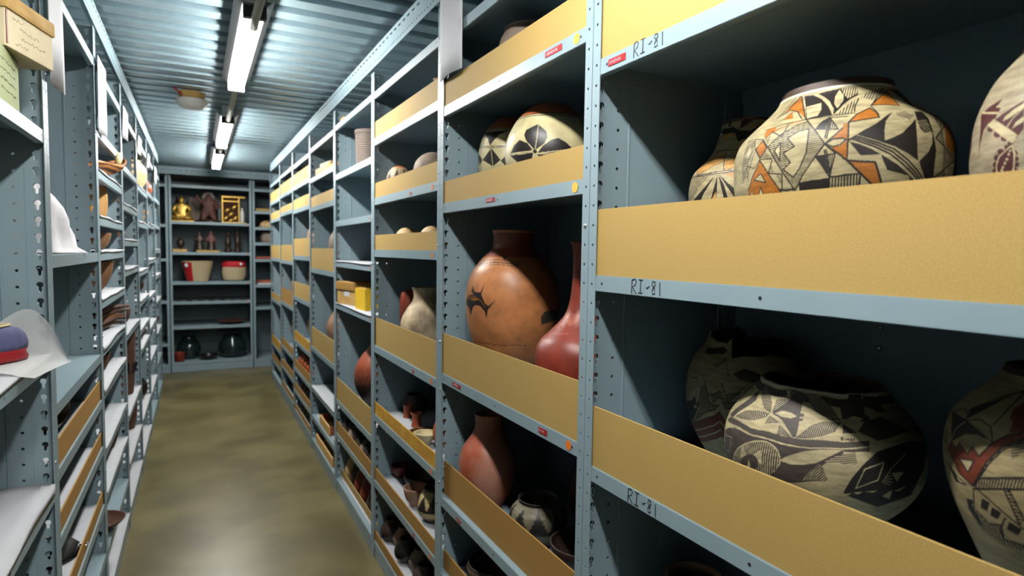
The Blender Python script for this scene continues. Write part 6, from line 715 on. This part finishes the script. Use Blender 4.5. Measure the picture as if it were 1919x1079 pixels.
bm = bmesh.new(); tube(bm, [(.09*math.cos(a), .034*math.sin(a), .084) for a in np.linspace(-2, 2, 16)], .003, 6); bmo('trim', bm, 'cream', t, smooth=True)
# glassine sheet: lies on the shelf and curls up at its far corner
bm = bmesh.new()
A0 = [Vector((-.50, 1.915, 1.2595)), Vector((-.443, 1.90, 1.2585)), Vector((-.36, 1.84, 1.2585)), Vector((-.274, 1.764, 1.252))]
C0 = [Vector((-.485, 1.93, 1.30)), Vector((-.395, 1.925, 1.368)), Vector((-.338, 1.885, 1.342)), Vector((-.274, 1.766, 1.2545))]
def bez(P, t): return P[0]*(1-t)**3+P[1]*3*t*(1-t)**2+P[2]*3*t*t*(1-t)+P[3]*t**3
def poly3(P, t):
    u = t*3; i = min(int(u), 2); f = u-i; p0, p1, p2, p3 = P[max(i-1, 0)], P[i], P[i+1], P[min(i+2, 3)]
    return .5*((2*p1)+(p2-p0)*f+(2*p0-5*p1+4*p2-p3)*f*f+(3*p1-p0-3*p2+p3)*f**3)
V = []
for i in range(21):
    t_ = i/20; a_, c_ = poly3(A0, t_), poly3(C0, t_); row = []
    for j in range(9):
        f = j/8; p = a_.lerp(c_, f); p.y += .012*math.sin(f*math.pi); row.append(bm.verts.new(p))
    V.append(row)
for A, Bq in zip(V, V[1:]):
    for k in range(8): bm.faces.new((A[k], Bq[k], Bq[k+1], A[k+1]))
FL = []
for i in range(21):
    a_ = poly3(A0, i/20); FL.append([V[i][0]]+[bm.verts.new((a_.x+(-.05-a_.x*.0)*g*.6, a_.y-.20*g, 1.2585 if a_.x+(-.03)*g < -.345 else 1.2545)) for g in (.33, .66, 1)])
for A, Bq in zip(FL, FL[1:]):
    for k in range(3): bm.faces.new((A[k], A[k+1], Bq[k+1], Bq[k]))
tag(bmo('glassine_sheet', bm, 'glassine', smooth=True), 'translucent white sheet curling up past the lip, beside the purple shoe', 'paper sheet')

# ------------------------------------------------------------------ second left bay
bm = bmesh.new(); n = 48; V = []
for j, (z, r) in enumerate([(0, .138), (.005, .132), (.02, .112), (.06, .106), (.11, .102), (.15, .092), (.185, .076), (.215, .056), (.24, .034), (.252, .016), (.257, .004)]):
    V.append([bm.verts.new((r*(1+.08*math.sin(5*t+z*14)+.055*math.sin(11*t-z*34)+.04*math.sin(17*t+z*60))*math.cos(t)*.85-.03*z/.26, r*(1+.08*math.sin(5*t+z*14)+.055*math.sin(11*t-z*34)+.04*math.sin(17*t+z*60))*math.sin(t)*1.15-.5*z*z, z)) for t in [2*math.pi*k/n for k in range(n)]])
for A, Bq in zip(V, V[1:]):
    for k in range(n): bm.faces.new((A[k], A[(k+1) % n], Bq[(k+1) % n], Bq[k]))
bm.faces.new(V[0][::-1]); bm.faces.new(V[-1])
tag(bmo('cloth_bundle', bm, 'cloth', None, (-.462, 2.50, 1.5075), smooth=True), 'white cloth draped over a pointed object, second left bay', 'cloth')
vessel('black_pot', 'dark round pot lying behind the upper brown board, second left bay', 'pot', [(0, .06), (.04, .095), (.08, .11), (.12, .10), (.15, .07), (.16, .072)], 'blackclay', (-.48, 2.36, .9275))
t = thing('pan_lid', 'dark round pan lid with a small ring, second left bay', 'lid', (-.47, 2.42, .5012))
bmo('lid_disc', lathe_bm([(0, .11), (.015, .108), (.04, .08), (.055, .04), (.06, .004)], 40, closed_top=True), 'blackclay', t, smooth=True)
bm = bmesh.new(); tube(bm, [(.115+.014*math.cos(a), .014*math.sin(a), .02) for a in np.linspace(0, 6.283, 16)], .003, 6); bmo('ring', bm, 'screw', t, smooth=True)
vessel('dark_bowl', 'dark bowl at the bottom of the second left bay, cut by the frame', 'bowl', sc_(bowl, 1.3, 1.6), 'darkclay', (-.48, 2.55, .2925))
vessel('black_bowl', 'black bowl beside the dark round pot, second left bay', 'bowl', sc_(bowl, 1.1, 1.2), 'blackclay', (-.5, 2.16, .7365))

# ------------------------------------------------------------------ third left bay
t = thing('boat_basket', 'striped boat-shaped wooden dish with pointed tips, third left bay', 'dish', (-.425, 3.36, 1.860), math.radians(62))
bm = bmesh.new(); n = 24; V = []
for i in range(n+1):
    f = i/n*2-1; wv_ = .095*(1-abs(f)**2.2); h0 = .055+.05*f*f; V.append([bm.verts.new((f*.24, wv_*math.sin(a), h0-(.06*(1-f*f*.8)+.004)*math.cos(a)+.004)) for a in np.linspace(-1.45, 1.45, 12)])
for A, Bq in zip(V, V[1:]):
    for k in range(11): bm.faces.new((A[k], Bq[k], Bq[k+1], A[k+1]))
solid(bm, geom=bm.faces[:], thickness=.007); bmo('hull', bm, 'wood', t, smooth=True)
bm = bmesh.new(); tube(bm, [(.17, -.015, .06), (.172, -.02, .10), (.175, -.02, .125)], [.014, .016, .007], 10); bmo('bone_figure', bm, 'bone', t, smooth=True)
vessel('tan_bowl', 'brown bowl seen above the striped boat dish', 'bowl', sc_(bowl, .9, 1.3), 'basket', (-.47, 3.05, 1.846))
vessel('upright_basket', 'upright tan basket below the boat dish, third left bay', 'basket', [(0, .05), (.03, .062), (.09, .066), (.13, .062), (.15, .064)], 'basket_l', (-.43, 3.40, 1.659))
t = thing('oval_basket', 'low oval brown basket with a pale toggle, third left bay', 'basket', (-.435, 3.33, 1.5155), 1.3)
bmo('basket_body', lathe_bm([(0, .06), (.02, .085), (.05, .10), (.075, .105)], 36, sx=1.1, sy=.8), 'basket', t, smooth=True); bm = bmesh.new(); tube(bm, [(.10, -.03, .045), (.115, -.03, .075)], .009, 8); bmo('toggle', bm, 'bone', t, smooth=True)
vessel('large_basket', 'large brown basket bowl at chest height, third left bay', 'basket', [(0, .06), (.03, .085), (.08, .105), (.13, .115), (.14, .12)], 'basket', (-.46, 3.38, 1.32))
t = thing('stick_bundle', 'bundle of brown sticks and roots poking past the post, third left bay', 'bundle', (-.395, 3.50, 1.128), 1.22)
rnd = random.Random(3)
for k in range(8):
    bm = bmesh.new(); z = .014+.011*k; a = rnd.uniform(-.045, .045); tube(bm, [(-.22, a-.02, z), (-.08, a*.6, z+rnd.uniform(-.008, .008)), (.06, a*.4+.01, z+.010), (.15+rnd.uniform(-.05, .06), a+.012, z+.008)], [.010, .013, .011, .005], 8); bmo('stick', bm, 'basket' if k == 3 else 'basket_d', t, smooth=True)
t = thing('pebble_basket', 'round dark basket of brown lumps, third left bay', 'basket', (-.455, 3.26, .951))
bmo('basket_body', lathe_bm([(0, .06), (.02, .08), (.06, .095), (.09, .1)], 36), 'basket_d', t, smooth=True)
for k in range(14):
    bm = bmesh.new(); bmesh.ops.create_icosphere(bm, subdivisions=2, radius=.026); a = k*2.4; r_ = .018*math.sqrt(k)
    tag(bmo('brown_lump', bm, 'pinkclay' if k % 3 else 'tanclay', None, (-.455+r_*math.cos(a), 3.26+r_*math.sin(a), 1.045+.012*math.cos(r_*20)), smooth=True), 'brown rounded lump in the dark basket, third left bay', 'lump', 'brown lumps in the dark basket')
    if k < 1: pass
vessel('brown_pot', 'slim brown pot on the empty-looking white shelf, third left bay', 'pot', [(0, .04), (.05, .06), (.09, .065), (.12, .05), (.13, .05)], 'basket_d', (-.45, 3.20, .706))
vessel('red_basket', 'dark red basket on the third lowest shelf, third left bay', 'basket', [(0, .05), (.04, .062), (.10, .07), (.14, .066)], 'basket_d', (-.43, 3.56, .523))
vessel('dark_pot', 'tall dark pot behind the flat dish, third left bay', 'pot', [(0, .04), (.04, .055), (.1, .06), (.15, .055), (.16, .057)], 'blackclay', (-.43, 3.55, .0995))
t = tag(bmo('flat_basket', lathe_bm([(0, .04), (.01, .065), (.025, .09), (.04, .104)], 40), 'basket_d', None, (-.40, 3.11, .2905), smooth=True), 'shallow brown dish overhanging the lip near the floor, third left bay', 'dish')

# ------------------------------------------------------------------ rest of the left row
bm = bmesh.new(); V = []
for i in range(11):
    f = i/10; V.append([bm.verts.new((.02*math.sin(f*5+z*8), -.1+.22*f, z)) for z in (0, .04, .08, .12-.05*f)])
for A, Bq in zip(V, V[1:]):
    for k in range(3): bm.faces.new((A[k], Bq[k], Bq[k+1], A[k+1]))
solid(bm, geom=bm.faces[:], thickness=.01); tag(bmo('woven_fan', bm, 'basket', None, (-.40, 4.36, 1.984), smooth=True), 'brown woven fan standing on the upper shelf, fourth left bay', 'fan')
for lab, y_, k in (('pointed brown wooden spoon, second white shelf, fourth left bay', 4.25, 2), ('small red-brown wooden spoon, third white shelf, fourth left bay', 4.30, 3)):
    bm = bmesh.new(); tube(bm, [(0, -.12, .02), (0, -.04, .025), (0, .03, .032), (0, .10, .038)], [.022, .028, .02, .005], 10); tag(bmo('wooden_spoon', bm, 'basket', None, (-.40, y_, LEFT[4][k]+.0115), smooth=True), lab, 'spoon')
vessel('round_basket', 'round brown basket above the tall drum, fourth left bay', 'basket', [(0, .05), (.04, .08), (.09, .092), (.13, .08), (.15, .06)], 'basket_d', (-.44, 4.16, 1.061))
t = thing('tall_drum', 'tall reddish brown carved drum, fourth left bay', 'drum', (-.435, 4.40, .611))
bmo('drum_body', lathe_bm([(0, .065), (.02, .075), (.18, .085), (.36, .09), (.38, .092)], 36), 'basket_d', t, smooth=True)
bm = bmesh.new()
for k in range(14): a = k*math.pi/7; tube(bm, [(.083*math.cos(a), .083*math.sin(a), .14), (.087*math.cos(a), .087*math.sin(a), .20)], .008, 6)
bmo('carved_marks', bm, 'blackclay', t)
vessel('tall_basket', 'tall dark cylindrical basket near the floor, fourth left bay', 'basket', [(0, .055), (.05, .064), (.13, .072), (.18, .074), (.184, .078), (.20, .078)], 'basket_d', (-.43, 4.58, .345))
vessel('tan_pot', 'round tan pot on the highest white shelf, fifth left bay', 'pot', [(0, .06), (.06, .10), (.12, .112), (.18, .10), (.22, .07), (.23, .072)], 'tanclay', (-.44, 5.45, 1.956))
vessel('dark_bowl', 'dark bowl at waist height, fifth left bay', 'bowl', sc_(bowl, .9, 1.3), 'darkclay', (-.43, 5.4, 1.165))
vessel('brown_basket', 'brown basket below the dark bowl, fifth left bay', 'basket', [(0, .06), (.03, .085), (.06, .092), (.08, .09)], 'basket_d', (-.44, 5.33, .835))
vessel('black_pot', 'black pot near the floor, fifth left bay', 'pot', [(0, .05), (.05, .075), (.1, .08), (.14, .06), (.15, .06)], 'blackclay', (-.43, 5.4, .355))
vessel('orange_pot', 'small orange pot on the upper shelf, sixth left bay', 'pot', [(0, .04), (.05, .07), (.09, .07), (.13, .045), (.14, .047)], 'terra', (-.42, 6.40, 1.982))
vessel('tan_cup', 'small tan cup on the third shelf, sixth left bay', 'cup', [(0, .03), (.05, .042), (.1, .05)], 'basket_l', (-.40, 5.95, 1.731))
vessel('brown_bowl', 'brown bowl at knee height, last left bay', 'bowl', sc_(bowl, 1., 1.3), 'basket_d', (-.43, 7.2, .711))

# ------------------------------------------------------------------ cross shelving
def bz(k, i): return BACKS[k][1][i]+.0015
t = thing('seated_figure', 'gold seated figure with folded legs on the cross shelving', 'statue', (-.15, 8.45, bz('m', 1)))
bm = bmesh.new()
def blob(bm, c, r, sub=3):
    b2 = bmesh.new(); bmesh.ops.create_icosphere(b2, subdivisions=sub, radius=1); b2.transform(Matrix.Translation(c) @ Matrix.Diagonal((*r, 1))); me = bpy.data.meshes.new('t'); b2.to_mesh(me); b2.free(); bm.from_mesh(me); bpy.data.meshes.remove(me)
# one continuous body: skin skeleton
def skinned(name, verts, edges, rad, m, parent, loc=None, sub=2):
    me = bpy.data.meshes.new(name); me.from_pydata(verts, edges, []); o = ob(name, me, m, parent, loc)
    sk = o.modifiers.new('skin', 'SKIN'); sk.use_smooth_shade = True
    for v, r in zip(me.skin_vertices[0].data, rad): v.radius = r if isinstance(r, tuple) else (r, r)
    me.skin_vertices[0].data[0].use_root = True
    o.modifiers.new('sub', 'SUBSURF').levels = sub; o.modifiers['sub'].render_levels = sub
    dg = bpy.context.evaluated_depsgraph_get(); ev = bpy.data.meshes.new_from_object(o.evaluated_get(dg)); o.modifiers.clear(); o.data = ev; ev.name = name
    if len(ev.materials) == 0: ev.materials.append(M[m])
    return o
bv = [(0, 0, .045), (0, .01, .11), (0, .01, .17), (0, 0, .205), (0, -.005, .235), (0, -.005, .265), (0, 0, .30), (.065, .01, .175), (.095, -.01, .115), (.05, -.065, .07), (-.065, .01, .175), (-.095, -.01, .115), (-.05, -.065, .07),
      (.06, 0, .04), (.115, -.05, .03), (.02, -.09, .028), (-.06, 0, .04), (-.115, -.05, .03), (-.02, -.095, .032)]
be = [(0, 1), (1, 2), (2, 3), (3, 4), (4, 5), (5, 6), (2, 7), (7, 8), (8, 9), (2, 10), (10, 11), (11, 12), (0, 13), (13, 14), (14, 15), (0, 16), (16, 17), (17, 18)]
br = [.06, .05, .058, .024, .036, .034, .012, .032, .024, .016, .032, .024, .016, .042, .036, .022, .042, .036, .022]
body = skinned('body', bv, be, br, 'gold', t); body.location.z = .006
boxo('plinth', (-.13, .13, -.11, .07, 0, .012), 'gold', t, .004); body.location.z = .012
t = thing('standing_figure', 'dark carved guardian figure between the gold figure and the carved case', 'statue', (.145, 8.47, bz('m', 1)))
gv = [(0, 0, .13), (0, 0, .19), (0, 0, .24), (0, -.01, .275), (0, -.015, .305), (0, 0, .335), (.075, 0, .225), (.11, -.04, .17), (.07, -.08, .15), (-.075, 0, .225), (-.12, .0, .27), (-.13, -.02, .32), (.05, 0, .09), (.06, -.01, .02), (.07, -.06, .012), (-.05, 0, .09), (-.06, -.01, .02), (-.07, -.06, .012)]
ge = [(0, 1), (1, 2), (2, 3), (3, 4), (4, 5), (2, 6), (6, 7), (7, 8), (2, 9), (9, 10), (10, 11), (0, 12), (12, 13), (13, 14), (0, 15), (15, 16), (16, 17)]
gr = [.06, .062, .05, .03, .036, .014, .034, .028, .016, .034, .026, .016, .042, .03, .016, .042, .03, .016]
skinned('body', gv, ge, gr, 'rosewood', t).location.z = .022
bmo('rock_base', lathe_bm([(0, .14), (.02, .135), (.03, .11), (.045, .06), (.05, .003)], 30, jit=.1, closed_top=True), 'bronze', t, smooth=True)
bmo('halo', lathe_bm([(0, .002), (.002, .07), (.006, .075), (.009, .07), (.01, .002)], 30, closed_top=True), 'bronze', t, (0, .05, .31), smooth=True).rotation_euler[0] = math.pi/2
t = thing('backing_panel', 'pale grey stone slab leaning behind the gold figure', 'slab', (.09, 8.80, bz('m', 1))); boxo('slab_body', (-.17, .17, -.02, .02, 0, .33), 'greyclay', t, .02); boxo('slab_foot', (-.19, .19, -.04, .04, 0, .03), 'bronze', t, .006)
t = thing('carved_case', 'gilded carved wooden case with a white vial beside it, cross shelving', 'case', (.425, 8.45, bz('m', 1)))
boxo('case_box', (-.125, .06, -.06, .1, 0, .31), 'basket_d', t, .006)
for d in ((-.135, -.118, -.072, .1, 0, .335), (.055, .07, -.072, .1, 0, .335), (-.135, .135, -.075, .1, .315, .335), (-.118, .06, -.07, -.055, .262, .28), (-.135, .135, -.075, .1, .0, .012)): boxo('gilt_frame', d, 'gold', t, .003)
for k, (x, z, a) in enumerate(((-.09, .06, .7), (-.03, .11, .6), (.02, .06, .8), (-.07, .16, .5), (.01, .2, .7), (-.03, .03, .5))):
    bm = bmesh.new(); bmesh.ops.create_icosphere(bm, subdivisions=2, radius=1); bm.transform(Matrix.Diagonal((.042, .016, .022, 1))); o = bmo('carved_scroll', bm, 'gold', t, (x, -.064, z), smooth=True); o.rotation_euler[1] = -a
tag(bmo('white_vial', lathe_bm([(0, .02), (.02, .026), (.12, .026), (.15, .014), (.18, .016)], 24), 'plaster', None, (.525, 8.42, bz('m', 1)+.0125), smooth=True), 'white bottle standing in the end of the gilded case', 'bottle')
vessel('dark_urn', 'dark urn behind the gold seated figure', 'urn', [(0, .06), (.1, .08), (.2, .06), (.28, .035), (.32, .04)], 'bronze', (-.185, 8.63, bz('m', 1)))
for x, lab in ((.038, 'left one of two dark praying figurines on the second cross shelf'), (.168, 'right one of two dark praying figurines on the second cross shelf')):
    t = thing('figurine', lab, 'figurine', (x, 8.45, bz('m', 2)+.03))
    fv = [(0, 0, .03), (0, 0, .10), (0, 0, .15), (0, -.005, .185), (0, -.005, .215), (0, 0, .24), (.04, 0, .14), (.055, -.03, .10), (.02, -.05, .12), (-.04, 0, .14), (-.055, -.03, .10), (-.02, -.05, .12)]
    fe = [(0, 1), (1, 2), (2, 3), (3, 4), (4, 5), (2, 6), (6, 7), (7, 8), (2, 9), (9, 10), (10, 11)]
    skinned('body', fv, fe, [.045, .036, .04, .016, .026, .01, .02, .016, .012, .02, .016, .012], 'bronze' if x < .1 else 'rosewood', t)
    bmo('robe_skirt', lathe_bm([(0, .06), (.03, .05), (.09, .035), (.10, .003)], 24, closed_top=True), 'bronze', t, smooth=True)
boxo_ = thing('wooden_block', 'long pale wooden block under the two figurines', 'block', (.13, 8.43, bz('m', 2))); boxo('block_body', (-.13, .13, -.07, .09, 0, .026), 'lightwood', boxo_, .003); boxo('block_edge', (-.131, .131, -.073, -.069, .018, .0262), 'card', boxo_)
boxo_ = thing('wooden_block', 'pale wooden block at the left end of the second cross shelf', 'block', (-.175, 8.43, bz('m', 2))); boxo('block_body', (-.075, .075, -.07, .06, 0, .036), 'lightwood', boxo_, .003); boxo('block_edge', (-.076, .076, -.073, -.069, .028, .0362), 'card', boxo_)
vessel('bronze_jar', 'small dark bronze jar on the left wooden block', 'jar', sc_(egg, .45), 'bronze', (-.17, 8.45, bz('m', 2)+.036))
for x, lab, h in ((.36, 'left one of two brown carved posts on the second cross shelf', 1.), (.47, 'right one of two brown carved posts on the second cross shelf', 1.1)):
    vessel('carved_post', lab, 'carving', [(0, .04), (.03, .045), (.06, .028), (.12*h, .04), (.18*h, .026), (.24*h, .032), (.26*h, .01)], 'bronze', (x, 8.47, bz('m', 2)))
t = thing('painted_basket', 'cream flared basket with a crimson panel, third cross shelf', 'basket', (.01, 8.46, bz('m', 3)))
bmo('basket_body', lathe_bm([(0, .12), (.02, .125), (.12, .15), (.24, .175), (.25, .178)], 44, sy=.72), 'basket_w', t, smooth=True)
bm = bmesh.new(); V = []
for z, r in ((.004, .1215), (.12, .1515), (.235, .1755)): V.append([bm.verts.new((1.006*r*math.cos(a), .726*r*math.sin(a)-.001, z)) for a in np.linspace(math.pi*1.12, math.pi*1.38, 9)])
for A, Bq in zip(V, V[1:]):
    for k in range(8): bm.faces.new((A[k], A[k+1], Bq[k+1], Bq[k]))
bmo('crimson_panel', bm, 'crimson', t, smooth=True)
bm = bmesh.new(); bmesh.ops.create_uvsphere(bm, u_segments=16, v_segments=8, radius=.024); bm.transform(Matrix.Diagonal((1, .25, 1, 1))); bmo('white_rosette', bm, 'white', t, (-.118, -.094, .2), smooth=True)
t = thing('painted_basket', 'cream rounded basket with a crimson lid band, third cross shelf', 'basket', (.425, 8.46, bz('m', 3)))
bmo('basket_body', lathe_bm([(0, .10), (.02, .125), (.08, .14), (.15, .142), (.18, .138)], 44, sy=.75, closed_top=True), 'basket_w', t, smooth=True)
bmo('lid_band', lathe_bm([(.178, .142), (.19, .144), (.23, .138), (.25, .11), (.256, .003)], 44, sy=.75, closed_top=True), 'crimson', t, smooth=True)
bm = bmesh.new(); bmesh.ops.create_uvsphere(bm, u_segments=16, v_segments=8, radius=.02); bm.transform(Matrix.Diagonal((1, .3, 1, 1))); bmo('white_rosette', bm, 'white', t, (.075, -.094, .215), smooth=True)
vessel('flat_basket', 'wide reddish tray basket overhanging the fifth cross shelf', 'tray', [(0, .04), (.01, .08), (.03, .13), (.045, .16)], 'rosewood', (.385, 8.44, bz('m', 5)), sy=.85)
vessel('glazed_bowl', 'large dark green glazed bowl on the bottom cross shelf, right', 'bowl', [(0, .08), (.03, .13), (.10, .165), (.17, .16), (.24, .12), (.27, .1), (.28, .105)], 'glass', (.40, 8.50, bz('m', 6)))
vessel('glazed_bowl', 'dark glazed jar on the bottom cross shelf, left', 'jar', [(0, .07), (.03, .1), (.10, .135), (.17, .13), (.23, .09), (.27, .07), (.28, .075)], 'glass', (-.10, 8.545, bz('m', 6)))
vessel('brown_cup', 'small brown cup in front of the left glazed jar', 'cup', [(0, .05), (.05, .06), (.11, .062)], 'redclay', (-.20, 8.36, bz('m', 6)))
vessel('black_dish', 'low black dish between the two glazed vessels', 'dish', [(0, .07), (.03, .10), (.06, .11)], 'blackclay', (.12, 8.42, bz('m', 6)))
for k in range(7):
    vessel('small_dish', 'small dish in the row on the fourth cross shelf', 'dish', [(0, .02), (.012, .034), (.02, .04)], 'darkclay', (-.2+k*.12, 8.40, bz('m', 4)), 'small dishes on the fourth cross shelf')
for i, mm, lab, x, h in ((1, 'card', 'flat tan board on the top right-hand cross shelf', .80, .035), (4, 'terra', 'flat terracotta slab on the right-hand cross shelf at eye level', .80, .03)):
    t = thing('flat_slab', lab, 'slab', (x, 8.42, bz('r', i))); boxo('slab_body', (-.12, .14, -.08, .12, 0, h), mm, t, .006); boxo('slab_base', (-.125, .145, -.085, .125, -.0, .004), 'basket_d', t)
vessel('brown_bowl', 'light brown upturned bowl on the right-hand cross shelf', 'bowl', [(0, .08), (.03, .085), (.06, .07), (.085, .035), (.09, .003)], 'tanclay', (.815, 8.44, bz('r', 2)), closed_top=True)
vessel('dark_bowl', 'dark brown bowl left of the light upturned bowl, right-hand cross shelf', 'bowl', sc_(bowl, .6, 1.2), 'darkclay', (.70, 8.56, bz('r', 2)))
vessel('buff_box', 'rough buff pot on the third right-hand cross shelf', 'pot', [(0, .07), (.05, .085), (.1, .08), (.13, .06)], 'greyclay', (.83, 8.45, bz('r', 3)))
t = thing('red_white_tray', 'red and white tray on the lower right-hand cross shelf', 'tray', (.80, 8.42, bz('r', 5))); boxo('tray_base', (-.11, .13, -.08, .12, 0, .018), 'white', t, .004); boxo('tray_rim', (-.13, .15, .08, .13, .0, .05), 'terra', t, .006)
